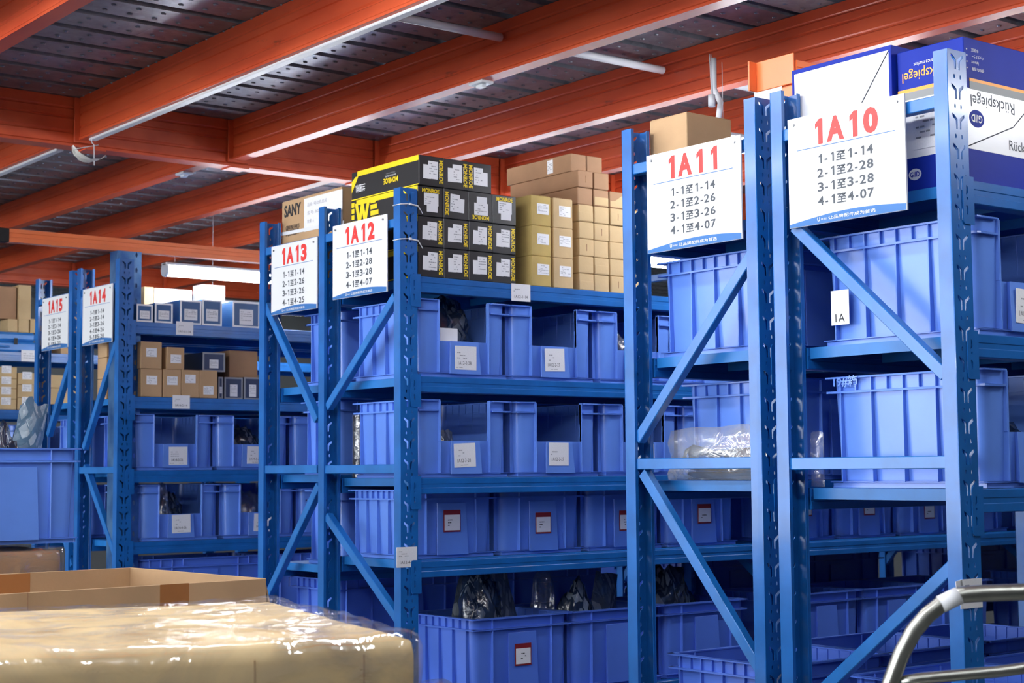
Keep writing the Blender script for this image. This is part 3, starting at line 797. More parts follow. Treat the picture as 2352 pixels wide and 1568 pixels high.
# heavy column that carries it
t = thing('rack_column', 'tall blue column with slots standing behind the 1A14 post', 'column', (3.262, 7.245, 0))
hol = []
z = 2.53
while z > .2:
    hol.append([(.098 + .006*math.cos(a*math.pi/4), z + .013*math.sin(a*math.pi/4)) for a in range(8)]); z -= .075
hol2 = [[(.125-x, y-.03) for x, y in h] for h in hol[:-1]]
cm = flat_with_holes([(0, 0), (.125, 0), (.125, 2.543), (0, 2.543)], hol, .003)
for v in cm.vertices:
    x, y, zz = v.co; v.co = (x, zz, y)
cm.materials.append(M['column']); link('column_face', cm, t)
MB().box(0, .003, .002, .085, 0, 2.543).box(.122, .125, .002, .085, 0, 2.543).build('column_side', M['column'], t)
MB().box(.0, .125, .0, .09, 2.5432, 2.5455).build('top_plate', M['column'], t)
# rail over the back gap of 1A10 and 1A11 with its angled end bracket
t = thing('orange_rail', 'orange rail with an angled end bracket beside the blue boxes', 'rail', (3.345, 3.012, 2.546))
MB().prism(rail_profile(.06, .062), 'x', .012, 3.4).build('rail_tube', M['orange2'], t)
MB().box(0, .006, -.027, .118, -.004, .082).build('end_bracket', M['orange2'], t, bevel=.0015)
MB().box(-.03, .0, .112, .118, -.004, .082).build('bracket_lip', M['orange2'], t, bevel=.0015)
MB().box(.012, .10, -.03, .03, -.044, -.0005).build('foot_block', M['orange2'], t, bevel=.002)

# ------------------------------------------------------------------ cartons and boxes
def carton(x0, x1, y0, y1, z0, h, m, label, cat='box', group=None, name='carton', tape=None, flaps=True, rotz=0, bev=.002):
    """box resting on z0; body is the thing itself, origin at the middle of its base"""
    w, d = x1-x0, y1-y0
    b = MB().box(-w/2, w/2, -d/2, d/2, 0, h)
    o = b.build(name, m, bevel=bev); o.location = ((x0+x1)/2, (y0+y1)/2, z0+.0012); o.rotation_euler = (0, 0, rotz)
    tag(o, label, cat, group)
    if flaps:
        g = .002
        if w >= d:
            MB().box(-w/2+.003, w/2-.003, -d/2+.003, -g, h, h+.0016).build('flap', m, o); MB().box(-w/2+.003, w/2-.003, g, d/2-.003, h, h+.0016).build('flap', m, o)
        else:
            MB().box(-w/2+.003, -g, -d/2+.003, d/2-.003, h, h+.0016).build('flap', m, o); MB().box(g, w/2-.003, -d/2+.003, d/2-.003, h, h+.0016).build('flap', m, o)
    return o
def lab(o, face, r, u, w, h, dims, txt=None, seed=1, ang=0):
    """label on a face of a carton, r/u measured from the middle of that face"""
    wx, dy, hz = dims
    c = {'-y': (0, -dy/2, hz/2), '-x': (-wx/2, 0, hz/2)}[face]
    return paper_label(o, off(c, face, r, u, .0002), face, w, h, txt, seed, ang)
# --- black and yellow boxes on 1A12
MW, MH, MD = .1125, .1115, .46
mx0, mz0 = 3.338, LV[12][0]
def monroe(ix, iz):
    x0 = mx0 + ix*(MW+.0012); j = rnd.uniform(0, .008); z0 = mz0 + iz*(MH+.0012)
    lbs = ['lowest', 'second', 'third', 'top']
    o = carton(x0, x0+MW, 4.802+j, 4.802+j+MD, z0, MH, M['black'], f'black and yellow box, {lbs[iz]} row, {["first", "second", "third", "fourth"][ix]} from the blue post', 'box', 'black and yellow boxes on 1A12', name='parts_box', flaps=False)
    f = '-y'; c = (0, -MD/2, MH/2)
    up = (iz == 2 and ix in (0, 3)); dn = (iz == 2 and ix == 2); lf = (iz == 3 and ix == 2) or (iz == 2 and ix == 1)
    sd = ix*5+iz
    if up or dn:
        s = 1 if up else -1
        word('MONROE', .03, M['yellow'], o, off(c, f, 0, s*.040, .0012), f, .016, .078, 0 if up else math.pi)
        plate('label', M['paper'], o, off(c, f, .002, s*.008, .001), f, .064, .046); plate('label', M['paper'], o, off(c, f, .006, -s*.022, .001), f, .048, .034)
        bars('label_print', M['inkpale'], o, off(c, f, .002, s*.008, .002), f, .055, .038, sd % 6, 0, 5)
    else:
        s = -1 if lf else 1
        word('MONROE', .03, M['yellow'], o, off(c, f, s*.043, 0, .0012), f, .018, .088, -math.pi/2*1)
        word('SHOCKS & STRUTS', .01, M['white'], o, off(c, f, s*.034, .004, .0012), f, .004, .055, -math.pi/2)
        a = rnd.uniform(-.06, .03)
        plate('label', M['paper'], o, off(c, f, s*.006, .004, .001), f, .042, .066, ang=a); plate('label', M['paper'], o, off(c, f, -s*.020, -.004, .0006), f, .034, .052, ang=a)
        bars('label_print', M['inkpale'], o, off(c, f, s*.006, .004, .002), f, .034, .056, sd % 6, a, 6)
    if ix == 0 or iz == 3:
        # printed long side
        f = '-x'; c = (-MW/2, 0, MH/2)
        plate('yellow_band', M['yellow'], o, off(c, f, .02, MH/2-.010, .0006), f, MD-.045, .020, t=.0005)
        plate('yellow_line', M['yellow'], o, off(c, f, 0, -MH/2+.003, .0006), f, MD-.004, .004, t=.0005)
        if iz == 3 and ix == 0:
            word('MONROE', .03, M['yellow'], o, off(c, f, .045, -.012, .0012), f, .022, .098, math.pi)
            word('SHOCKS & STRUTS', .01, M['white'], o, off(c, f, .045, .006, .0012), f, .006, .07, math.pi)
            word('OESpectrum', 0, M['inkpale'], o, off(c, f, .045, .016, .0012), f, .006, .06, math.pi)
            word('兰星机', .02, M['white'], o, off(c, f, -.165, -.012, .0012), f, .030, .068, math.pi)
            MB().add([(-MW/2-.0008, MD/2-.002, .075), (-MW/2-.0008, MD/2-.002, .03), (-MW/2-.0008, MD/2-.05, MH-.02), (-MW/2-.0008, MD/2-.03, MH-.02)], [(0, 1, 2, 3)]).build('yellow_corner', M['yellow'], o)
        if iz == 2 and ix == 0:
            word('W', .06, M['yellow'], o, off(c, f, -.145, -.004, .0012), f, .095, .105)
            wb = MB()
            for k in range(4):
                zz = MH/2 - .03 + .006 - k*.022 + .03
                for sg, r0 in ((1, -.088), (-1, -.202)):
                    l = .035 + .010*k if sg > 0 else .02
                    ra, rb = (r0, r0+l) if sg > 0 else (r0-l, r0)
                    zc = MH/2 + .040 - k*.024
                    MB().box(-MW/2-.0012, -MW/2-.0004, -rb, -ra, zc-.009, zc+.009).build('wing_bar', M['yellow'], o)
    return o
for iz in range(4):
    for ix in range(4 if iz < 3 else 3): monroe(ix, iz)
# --- pale cartons, two by three
g12 = 'cartons beside the black and yellow boxes'
for r in range(3):
    for c_ in range(2):
        x0 = 3.868 + c_*.112; dims = (.098, .30, .1165)
        o = carton(x0, x0+.098, 4.806, 5.106, LV[12][0]+r*.1185, .1165, M['card3'] if c_ == 0 else M['card2'],
                   f'pale carton with white label, {["bottom", "middle", "top"][r]} of the {"left" if c_ == 0 else "right"} column on 1A12', 'box', g12)
        lab(o, '-y', .008, .008, .058, .042, dims, seed=r*2+c_)
# long brown cartons behind, on top
for i, (a, b_, y0, z0, h) in enumerate(((3.858, 4.07, 5.115, 2.18, .42), (4.095, 4.20, 5.13, 2.18, .03))):
    pass
def longc(x0, x1, y0, y1, z0, h, label, lx=None):
    o = carton(x0, x1, y0, y1, z0, h, M['card4'], label, 'box', 'long brown cartons on 1A12', flaps=True)
    return o, (x1-x0, y1-y0, h)
# --- stacks of small brown boxes
SX = [4.118, 4.203, 4.288, 4.373]
zs_ = LV[12][0]; SH = .0675
for c_ in range(4):
    for r in range(7 if c_ < 2 else 6):
        jx = rnd.uniform(-.002, .002); jy = rnd.uniform(0, .010)
        o = carton(SX[c_]+jx, SX[c_]+jx+.078, 4.815+jy, 5.255+jy, zs_+r*(SH+.0015), SH, M['card2'] if r < 5 else M['card4'],
                   f'small brown box, {["first", "second", "third", "fourth", "fifth", "sixth", "seventh"][r]} up in column {["one", "two", "three", "four"][c_]} beside the pale cartons', 'box', 'small brown boxes on 1A12', flaps=False, bev=.0025)
        k = (r*3+c_) % 4
        dims = (.078, .44, SH)
        if k == 0: MB().box(-.037, .037, -.2214, -.2201, .004, SH*.55).build('flap', M['card2'], o, bevel=.0004)
        elif k == 1: MB().add([(-.036, -.2206, .004), (.036, -.2206, .004), (.036, -.2206, SH-.008), (-.01, -.2206, SH*.45), (-.036, -.2206, SH*.4)], [(0, 1, 2, 3, 4)]).build('flap', M['card2'], o)
        elif k == 2: plate('flap_slot', M['card4'], o, (0, -.2206, SH/2), '-y', .002, SH*.4)
zt7 = zs_+7*(SH+.0015)
for c_, (xa, lb) in enumerate(((4.118, 'brown box lying on top of the first small box column'), (4.203, 'brown box lying on top of the second small box column'))):
    o = carton(xa, xa+.08, 4.86, 5.28, zt7, .072, M['card4'], lb, 'box', 'small brown boxes on 1A12', flaps=False)
    lab(o, '-x', .08, .0, .035, .055, (.08, .42, .072), seed=3+c_)
o = carton(3.87, 4.085, 5.112, 5.306, LV[12][0], .395, M['card4'], 'tall brown carton with a white strip behind the pale cartons', 'box', g12)
lab(o, '-x', .0, .12, .035, .07, (.215, .194, .395), seed=2)
# shelf label on the beam
def beam_label(px, py, k, txt, label):
    p = P(px, py, y=YF[k]); o = thing('shelf_label', label, 'label', (p.x, YF[k], p.z), 'location labels on the shelves')
    plate('card', M['paper'], o, (0, -.0012, 0), '-y', .092, .066)
    word(txt, .0, M['ink'], o, (0, -.0024, -.016), '-y', .011, .064, name='label_text')
    bars('label_print', M['inkpale'], o, (-.016, -.0024, .012), '-y', .04, .022, 2, 0, 3)
beam_label(1196, 672, 12, '1A12-1-14', 'white location label 1A12-1-14 on the top beam')
beam_label(424, 754, 14, '1A14-1-14', 'white location label 1A14-1-14 on the top beam')
beam_label(416, 923, 14, '1A14-2-14', 'white location label 1A14-2-14 on the second beam')
p = P(934, 1279, y=YF[12])
o = thing('shelf_label', 'white location label 1A12-4-7 stuck on the front post', 'label', (p.x, YF[12], p.z), 'location labels on the shelves')
plate('card', M['paper'], o, (0, -.0012, 0), '-y', .088, .072)
word('1A12-4-7', .0, M['ink'], o, (-.002, -.0024, -.018), '-y', .011, .058, name='label_text')
bars('label_print', M['inkpale'], o, (-.014, -.0024, .012), '-y', .04, .024, 3, 0, 3)
p = P(2236, 1362, y=YF[10])
o = thing('shelf_label', 'torn white label low on the near post of 1A10', 'label', (p.x-.01, YF[10], p.z), 'location labels on the shelves')
plate('card', M['paper'], o, (0, -.0012, 0), '-y', .085, .07)
plate('torn_strip', M['paper'], o, (-.045, -.0012, .008), '-y', .025, .05, ang=.1)
bars('label_print', M['inkpale'], o, (0, -.0024, .01), '-y', .05, .03, 3, 0, 3)
# cable ties round the 1A12 post
for zt, lb in ((P(930, 470, y=YF[12]).z, 'upper white cable tie round the 1A12 post'), (P(930, 550, y=YF[12]).z, 'lower white cable tie round the 1A12 post')):
    t = thing('cable_tie', lb, 'cable tie', (3.25, YF[12], zt))
    MB().tube([(-.003, .044, 0), (-.003, -.003, .0), (.03, -.004, .004), (PW+.003, -.003, -.002), (PW+.003, .044, 0), (-.003, .044, 0)], .0018, 6).build('strap', M['white'], t)
    MB().box(.036, .044, -.009, -.003, .0, .008).build('head', M['white'], t)
    MB().tube([(.044, -.006, .004), (.07, -.012, .0), (.085, -.02, -.03)], .0016, 6).build('tail', M['white'], t)

# --- carton with lettering on 1A13
sx = 3.338
ya, yb = 5.80, 5.335
zt = P(700, 452, x=sx).z
o = carton(sx, sx+.36, yb, ya, LV[13][0], zt-LV[13][0], M['card'], 'brown carton printed SANY with a white sheet, on top of 1A13', 'box')
dims = (.36, ya-yb, zt-LV[13][0])
def ctr(px, py, x, oo):
    p = P(px, py, x=x); return Vector((p.x, p.y, p.z)) - oo.location
word('SANY', .035, M['ink'], o, ctr(672, 482, sx-.0012, o), '-x', .050, .135)
word('GENUINE PARTS', .015, M['ink'], o, ctr(672, 521, sx-.0012, o), '-x', .018, .11)
word('纯正配件', .015, M['ink'], o, ctr(672, 533, sx-.0012, o), '-x', .026, .11)
c = ctr(742, 484, sx-.001, o); plate('document_sheet', M['paper'], o, c, '-x', .29, .135)
for i, tx in enumerate(('品名: 电动机总成', '型号: B229900', '数量: 6')):
    word(tx, 0, M['inkpale'], o, off(c, '-x', -.045 - (.05 if i == 2 else 0), .040-.034*i, .001), '-x', .015, .15 if i < 2 else .05, name='sheet_text')
MB().bar(ctr(645, 538, sx-.0016, o), ctr(790, 510, sx-.0016, o), .014, .001).build('strap', M['white'], o)

# --- blue and white mirror boxes on 1A10
X1 = 3.336
a1, b1 = P(1815, 172, x=X1), P(2046, 100, x=X1)
zz = LV[10][0]
h1 = .392
o = carton(X1, X1+.42, b1.y, min(a1.y, 2.982), zz, h1, M['whitecard'], 'white and blue box with open flap, left of the two on 1A10', 'box', 'blue and white boxes on 1A10', name='mirror_box', flaps=False)
w1 = min(a1.y, 2.982)-b1.y
for (r, u, w_, h_) in ((0, h1/2-.006, w1, .012), (-w1/2+.004, 0, .008, h1), (w1/2-.004, 0, .008, h1)):
    plate('blue_border', M['royal'], o, off((-.21, 0, h1/2), '-x', r, u, .0004), '-x', w_, h_, t=.0004)
MB().tube([(-.2112, -w1/2+.008, h1-.014), (-.2112, -w1/2+.10, h1-.135)], .0014, 5).build('flap_crease', M['inkgrey'], o)
MB().tube([(-.2112, w1/2-.15, h1-.165), (-.2112, w1/2-.085, h1-.235)], .0014, 5).build('flap_crease', M['inkgrey'], o)
plate('blue_side', M['royal'], o, (0, -w1/2-.0004, h1/2), '-y', .42, h1, t=.0004)
a2, b2 = P(2068, 140, x=3.352), P(2215, 87, x=3.352)
y20, y21 = 2.425, b1.y-.006
h2 = .371
o = carton(3.352, 3.352+.52, y20, y21, zz, h2, M['royal'], 'blue box printed Rückspiegel upside down, in front on 1A10', 'box', 'blue and white boxes on 1A10', name='mirror_box', flaps=False)
D2 = y21-y20; W2 = .52
c = (-W2/2, 0, h2/2)
plate('white_panel', M['whitecard'], o, off(c, '-x', 0, -.022, .0004), '-x', D2-.002, .155, t=.0004)
plate('amber_line', M['amber'], o, off(c, '-x', 0, .078, .0006), '-x', D2-.002, .010, t=.0004)
plate('grey_band', M['greyprint'], o, off(c, '-x', 0, .064, .0006), '-x', D2-.002, .020, t=.0004)
word('Rückspiegel', .004, M['amber'], o, off(c, '-x', -.012, .118, .0012), '-x', .034, .15, math.pi)
word('maintenance market', 0, M['white'], o, off(c, '-x', .0, .143, .0012), '-x', .010, .10, math.pi)
paper_label(o, off(c, '-x', -.005, -.03, .0012), '-x', .10, .10, None, 3)
plate('amber_line', M['amber'], o, off(c, '-x', .03, -.075, .003), '-x', .03, .012, t=.0004)
def oval(parent, org, face, w, h, m, name='oval_emblem'):
    key = ('oval', m.name)
    if key not in CM: CM[key] = MB().prism([(.5*math.cos(i*math.pi/12), .5*math.sin(i*math.pi/12)) for i in range(24)], 'z', -.0004, .0004).mesh('oval', m)
    return link(name, CM[key], parent, mtx=fmat(org, face, 0, w, h))
oc = off(c, '-x', -.055, -.143, .0008)
oval(o, oc, '-x', .040, .030, M['white']); word('GIID', .02, M['royal'], o, off(oc, '-x', 0, 0, .001), '-x', .014, .030)
c = (0, -D2/2, h2/2)
plate('white_panel', M['whitecard'], o, off(c, '-y', 0, -.022, .0004), '-y', W2-.002, .155, t=.0004)
plate('amber_line', M['amber'], o, off(c, '-y', -.12, .078, .0006), '-y', .24, .008, t=.0004)
plate('grey_band', M['greyprint'], o, off(c, '-y', -.12, .064, .0006), '-y', .24, .020, t=.0004)
word('Rückspiegel', .004, M['inkgrey'], o, off(c, '-y', -.145, .030, .0012), '-y', .040, .185, math.pi)
oc = off(c, '-y', -.215, -.02, .0008)
oval(o, oc, '-y', .062, .045, M['royal']); word('GIID', .02, M['white'], o, off(oc, '-y', 0, 0, .001), '-y', .020, .046, math.pi)
word('Rückspiegel', .004, M['inkgrey'], o, off(c, '-y', .0, -.075, .0012), '-y', .034, .16)
for i, tx in enumerate(('中国区', 'バックミラー', 'Rearview mirror', '倒车镜')):
    word(tx, 0, M['white'], o, off(c, '-y', -.215+.012*(i % 2), .155-.016*i, .0012), '-y', .009, .05 if i % 2 else .03, math.pi)
    oval(o, off(c, '-y', -.248, .155-.016*i, .0008), '-y', .004, .004, M['white'], 'bullet')
MB().tube([(-W2/2+.004, -D2/2-.001, h2/2-.095), (-.06, -D2/2-.001, h2/2-.022), (-.01, -D2/2-.001, h2/2+.02)], .0016, 5).build('flap_crease', M['inkgrey'], o)
o = carton(3.90, 4.42, 2.43, 2.93, zz, .36, M['royal'], 'blue box farther along the top shelf of 1A10', 'box', 'blue and white boxes on 1A10', name='mirror_box', flaps=False)
plate('white_panel', M['whitecard'], o, (0, -.2504, .158), '-y', .518, .155, t=.0004)
o = carton(3.345, 3.40, 2.9935, 3.0, 2.18, .3, M['whitecard'], 'x', 'box') if False else None

carton(3.52, 3.82, 3.10, 3.30, LV[11][0], .43, M['whitecard'], 'white box peeking out left of the big white box', 'box', flaps=False)
# --- carton on 1A11
p1 = P(1492, 277, x=3.345); p2 = P(1577, 258, x=3.345)
o = carton(3.345, 3.345+.19, p2.y, min(p1.y, 3.585), LV[11][0], p2.z-LV[11][0], M['card'], 'plain brown carton standing alone on top of 1A11', 'box')
MB().box(-.0965, -.0952, -.085, .085, .004, .25).build('end_flap', M['card'], o)

# --- boxes of 1A14
def front_box(k, lev, pl, pr, pt, m, label, depth=.2, yo=.01, cat='box', group=None, name='carton', z0=None, flaps=False):
    yf = YF[k]+yo; z = LV[k][lev] if z0 is None else z0
    # walk the pixel row of the base to find x
    x0 = P(pl, 784, y=yf).x; x1 = P(pr, 784, y=yf).x
    # correct for the tilt of verticals
    zt = P((pl+pr)/2, pt, y=yf).z
    o = carton(x0, x1, yf, yf+depth, z, zt-z, m, label, cat, group, name=name, flaps=flaps)
    return o, (x1-x0, depth, zt-z)
G14 = 'boxes on the 1A14 rack'
def frame_box(pl, pr, pt, label, m=None, depth=.22, yo=.01, white=True, k=14, lev=0, z0=None, lw=.6, lh=.45, lu=-.1):
    o, dm = front_box(k, lev, pl, pr, pt, m or M['steelblue'], label, depth, yo, group=G14, name='parts_box', z0=z0)
    c = (0, -dm[1]/2, dm[2]/2); w, h = dm[0], dm[2]; q = .008
    edge = M['whitecard'] if white else M['inkpale']
    for (r, u, a, b_) in ((0, h/2-q/2, w, q), (0, -h/2+q/2, w, q), (-w/2+q/2, 0, q, h), (w/2-q/2, 0, q, h)):
        plate('border', edge, o, off(c, '-y', r, u, .0004), '-y', a, b_, t=.0004)
    paper_label(o, off(c, '-y', 0, lu*h, .0006), '-y', w*lw, h*lh, None, 4)
    return o, dm
frame_box(313, 350, 699, 'small white-edged blue box nearest the 1A14 post')
frame_box(355, 396, 697, 'second small white-edged blue box on top of 1A14')
o, d1 = frame_box(413, 462, 690, 'taller blue box with white label in the middle of 1A14', depth=.30)
frame_box(464, 509, 689, 'taller blue box beside the middle one on 1A14', depth=.30, yo=.012)
frame_box(521, 545, 698, 'dark blue box set back between the taller boxes', m=M['navy'], yo=.33, white=False, depth=.1)
frame_box(534, 596, 694, 'wide blue box with a large white label by the 1A13 post', depth=.30, lw=.5, lh=.6)
front_box(14, 0, 330, 352, 659, M['card2'], 'narrow tan carton behind the small blue boxes', .12, .34, group=G14)
front_box(14, 0, 354, 440, 664, M['whitecard'], 'long white carton behind the small blue boxes', .10, .34, group=G14)
front_box(14, 0, 462, 516, 655, M['whitecard'], 'white carton standing behind the taller blue boxes', .10, .34, group=G14)
z2 = LV[14][1]
def lc(pl, pr, pt, label, z0=None, m='card', depth=.30, lr=0, lu=.1, seed=1, yo=.01, ang=0, k=14, lev=1, lw=.055, lh=.042):
    o, dm = front_box(k, lev, pl, pr, pt, M[m], label, depth, yo, group='labelled cartons on the far racks', z0=z0)
    lab(o, '-y', lr*dm[0], lu*dm[2], lw, lh, dm, seed=seed, ang=ang)
    return o, dm
o, dm = lc(326, 373, 848, 'lower left carton on the second shelf of 1A14', seed=1)
zt = z2+dm[2]+.002
lc(324, 372, 785, 'upper left carton on the second shelf of 1A14', z0=zt, seed=2)
lc(384, 424, 798, 'upper carton set apart on the second shelf of 1A14', z0=zt, seed=3, lu=-.02)
lc(376, 417, 849, 'second lower carton on the second shelf of 1A14', seed=4)
lc(418, 458, 850, 'third lower carton with a raised label on 1A14', seed=5, lu=.18)
lc(459, 500, 851, 'fourth lower carton with a low label on 1A14', seed=6, lu=-.22)
o, dm = frame_box(502, 513, 866, 'sliver of a navy box behind the cartons of 1A14', m=M['navy'], lev=1, yo=.06, white=False, lw=.5, lh=.3)
o, dm = frame_box(516, 558, 867, 'navy box with grey edge, lower row on 1A14', m=M['navy'], lev=1, yo=.06, white=False, lw=.4, lh=.55)
zq = z2+dm[2]+.003
frame_box(561, 600, 867, 'navy box partly behind the 1A13 post', m=M['navy'], lev=1, yo=.06, white=False, lw=.4, lh=.55)
frame_box(466, 517, 810, 'navy box standing above the cartons on 1A14', m=M['navy'], lev=1, yo=.06, white=False, z0=zt, lw=.4, lh=.45)
front_box(14, 1, 527, 592, 806, M['card4'], 'shaded brown carton right of the upper navy box', .25, .10, group=G14, z0=zq)
# cartons seen on the end of 1A14
for i, (zb_, h_) in enumerate(((z2, .10), (z2+.102, .105), (z2+.209, .075))):
    carton(3.336, 3.44, 7.52, 7.63, zb_, h_, M['card'], f'brown carton at the rear end of 1A14, {["bottom", "middle", "top"][i]} of three', 'box', 'cartons at the end of 1A14', flaps=False)

# --- farthest rack on the left
def a16(pl, pr, pt, z0, m, label, depth=.25, yo=.01, lb=True, lev=0):
    o, dm = front_box(16, lev, pl, pr, pt, M[m], label, depth, yo, group='boxes on the farthest rack', z0=z0)
    if lb: lab(o, '-y', 0, .02, .06, .045, dm, seed=pl % 7)
    return o, dm
z1, z2 = LV[16][0], LV[16][1]
b = MB()
x0, x1 = P(-30, 784, y=9.62).x, P(86, 784, y=9.62).x; wc = x1-x0
t = thing('tool_case', 'bright blue plastic tool case lying on the farthest rack', 'case', ((x0+x1)/2, 9.75, z1+.0012))
MB().box(-wc/2, wc/2, -.13, .13, 0, .062).build('case_base', M['case'], t, bevel=.012)
MB().box(-wc/2+.006, wc/2-.006, -.124, .124, .064, .122).build('case_lid', M['case'], t, bevel=.016)
for s_ in (-.17, .02): MB().box(s_-.012, s_+.012, -.137, -.131, .045, .085).build('latch', M['rubber'], t, bevel=.002)
MB().tube([(-.13, -.131, .03), (-.12, -.15, .03), (-.03, -.15, .03), (-.02, -.131, .03)], .006, 8).build('handle', M['case'], t)
zc = z1+.125
xs0 = P(20, 784, y=9.7).x
o, dm = a16(18, 40, 733, zc, 'card2', 'small tan carton on the blue tool case, left', .14, .06, False)
zk = zc+dm[2]+.002
o, dm = a16(42, 66, 733, zc, 'card2', 'small tan carton on the blue tool case, middle', .14, .06, False)
o, dm = a16(69, 92, 733, zc, 'card2', 'small tan carton on the blue tool case, right', .14, .06, False)
a16(42, 70, 655, zk, 'card2', 'tall tan carton upright on the small cartons', .12, .06, False)
a16(-40, 36, 657, zk, 'card4', 'large brown carton leaning at the left edge, top of the farthest rack', .16, .08, False)
carton(P(140, 784, y=9.65).x, P(200, 784, y=9.65).x, 9.65, 9.9, z1, .30, M['card'], 'open brown carton on the farthest rack behind sign 1A15', 'box', 'boxes on the farthest rack')
zz2 = z2
for r, pt in enumerate((917, 893, 870, 843)):
    o, dm = a16(-8, 40, pt, zz2, 'card2', f'pale carton at the left edge, row {["one", "two", "three", "four"][r]} from the shelf of the farthest rack'); zz2 = zz2+dm[2]+.0015
zz2 = z2
for r, pt in enumerate((914, 884, 857)):
    o, dm = a16(43, 84, pt, zz2, 'card2', f'pale carton left of the 1A15 post, {["lowest", "middle", "upper"][r]} of three'); zz2 = zz2+dm[2]+.0015
zz2 = z2
for r, pt in enumerate((892, 862)):
    o, dm = a16(112, 178, pt, zz2, 'card2', f'wide pale carton behind the 1A15 frame, {["lower", "upper"][r]} of two', lb=False); zz2 = zz2+dm[2]+.0015
for (px_, py_, lb_) in ((66, 817, 'white location label on the top beam of the farthest rack'), (70, 950, 'white location label on the second beam of the farthest rack')):
    p = P(px_, py_, y=YF[16]); o = thing('shelf_label', lb_, 'label', (p.x, YF[16], p.z), 'location labels on the shelves')
    plate('card', M['paper'], o, (0, -.0012, 0), '-y', .095, .07); bars('label_print', M['inkpale'], o, (0, -.0024, 0), '-y', .07, .04, 4, 0, 3)

# ------------------------------------------------------------------ bags of parts
def blob_mesh(seed, sx, sy, sz, m, jag=.35, sub=3):
    bm = bmesh.new(); bmesh.ops.create_icosphere(bm, subdivisions=sub+1, radius=1)
    for v in bm.verts:
        n = v.co.normalized(); q = n*1.7 + Vector((seed*3.1, seed*1.7, seed))
        r = .92 + jag*(.8*noise.noise(q) + .7*abs(noise.noise(q*2.3)) + .45*abs(noise.noise(q*5.1)) + .2*noise.noise(q*11))
        c = n*r
        if c.z < -.55: c.z = -.55 + (c.z+.55)*.12
        v.co = (c.x*sx, c.y*sy, (c.z+.62)*sz/1.6)
    zmin = min(v.co.z for v in bm.verts)
    for v in bm.verts: v.co.z -= zmin
    
    for f in bm.faces: f.smooth = True
    me = bpy.data.meshes.new('bag'); bm.to_mesh(me); bm.free(); me.materials.append(m)
    return me
def bag(p, s, m, label, seed, rotz=0, group='bags of parts in the bins', jag=.35):
    o = link('parts_bag', blob_mesh(seed, *s, M[m], jag), None, loc=p); o.rotation_euler = (0, 0, rotz)
    return tag(o, label, 'bag', group)
def pouch_mesh(seed, w, h, th, m, top=.75, nx=9, nz=11):
    b = MB(); vs = []
    for side in (-1, 1):
        for j in range(nz):
            v = j/(nz-1)
            for i in range(nx):
                u = i/(nx-1)*2-1
                wid = w/2*(1-(1-top)*v)*(1+.12*noise.noise(Vector((seed, v*3, 1))))
                edge = (1-u*u)*math.sin(math.pi*min(1, .12+v*.88))**.6 if 0 < j < nz-1 else 0
                q = Vector((u*1.6+seed, v*2.2, side*.7))
                vs.append((u*wid + .03*w*noise.noise(q*2), side*th/2*max(0, edge)*(1+.5*noise.noise(q*1.9)) + .15*th*noise.noise(Vector((seed, u, v*2))), h*v*(1+.10*noise.noise(Vector((u*1.5, seed, 3))))))
    k = nx*nz; fs = []
    for s in (0, 1):
        for j in range(nz-1):
            for i in range(nx-1):
                a = s*k+j*nx+i; fs.append((a, a+1, a+1+nx, a+nx))
    b.add(vs, fs, True); me = b.mesh('pouch', m)
    return me
def pouch(p, w, h, th, m, label, seed, rot=(0, 0, 0), top=.75, group='bags of parts in the bins'):
    o = link('parts_pouch', pouch_mesh(seed, w, h, th, M[m], top), None, loc=p); o.rotation_euler = rot
    return tag(o, label, 'bag', group)
# second shelf of 1A12
z = LV[12][1]+.018
bag((3.57, 5.0, z), (.115, .10, .27), 'bagdark', 'dark printed bags heaped in bin 1A12-2-28', 3, jag=.5)
c0 = carton(3.44, 3.53, 4.828, 4.865, z+.11, .055, M['whitecard'], 'small white box on the heap in bin 1A12-2-28', 'box', flaps=False)
bag((3.86, 4.95, z), (.05, .09, .22), 'clearbag', 'clear bag at the left inside bin 1A12-2-27', 5)
bag((4.36, 4.96, z), (.09, .10, .22), 'clearbag', 'clear bag inside the third bin of the second 1A12 shelf', 8)
pouch((3.56, 4.95, LV[12][2]+.018), .08, .16, .03, 'baggrey', 'grey bag corner peeking from bin 1A12-3-28', 2)
# bottom bins of 1A12
zb = LV[12][4]+.02
def at(px, py, y): return P(px, py, y=y)
bag((3.73, 4.975, zb), (.085, .08, .42), 'bagdark', 'dark printed bag bulging from the first bottom bin of 1A12', 11, jag=.4)
pouch((3.76, 5.14, .80), .15, .27, .05, 'baggrey', 'grey translucent bag standing behind the dark one', 12, (.05, .2, .1), .8)
pouch((3.93, 5.08, .78), .17, .31, .05, 'baggrey', 'large grey printed bag upright in the bottom bin of 1A12', 13, (.03, -.15, -.1), .6)
bag((4.21, 4.975, zb), (.085, .07, .36), 'bagdark', 'dark bag low in the second bottom bin of 1A12', 14)
bag((4.19, 5.15, zb), (.06, .05, .42), 'clearbag', 'shiny clear bag at the back of the second bottom bin', 15)
pouch((4.41, 5.05, .80), .15, .25, .06, 'baggrey', 'loose grey sheet of bag draped over the second bin', 16, (.05, .12, .1), .9)
bag((4.77, 5.05, zb), (.13, .12, .42), 'bagdark', 'dark heap of bags behind the 1A11 front post', 17)
pouch((5.43, 5.06, .80), .14, .26, .06, 'clearbag', 'clear bag upright in a far bottom bin', 18, (0, .1, .1), .5)
bag((5.62, 5.06, zb), (.07, .10, .32), 'clearbag', 'flat clear bag in the far bottom bin', 19)
bag((3.60, 5.60, LV[13][4]+.02), (.08, .055, .29), 'bagdark', 'dark bag seen through the lower 1A12 frame', 21)
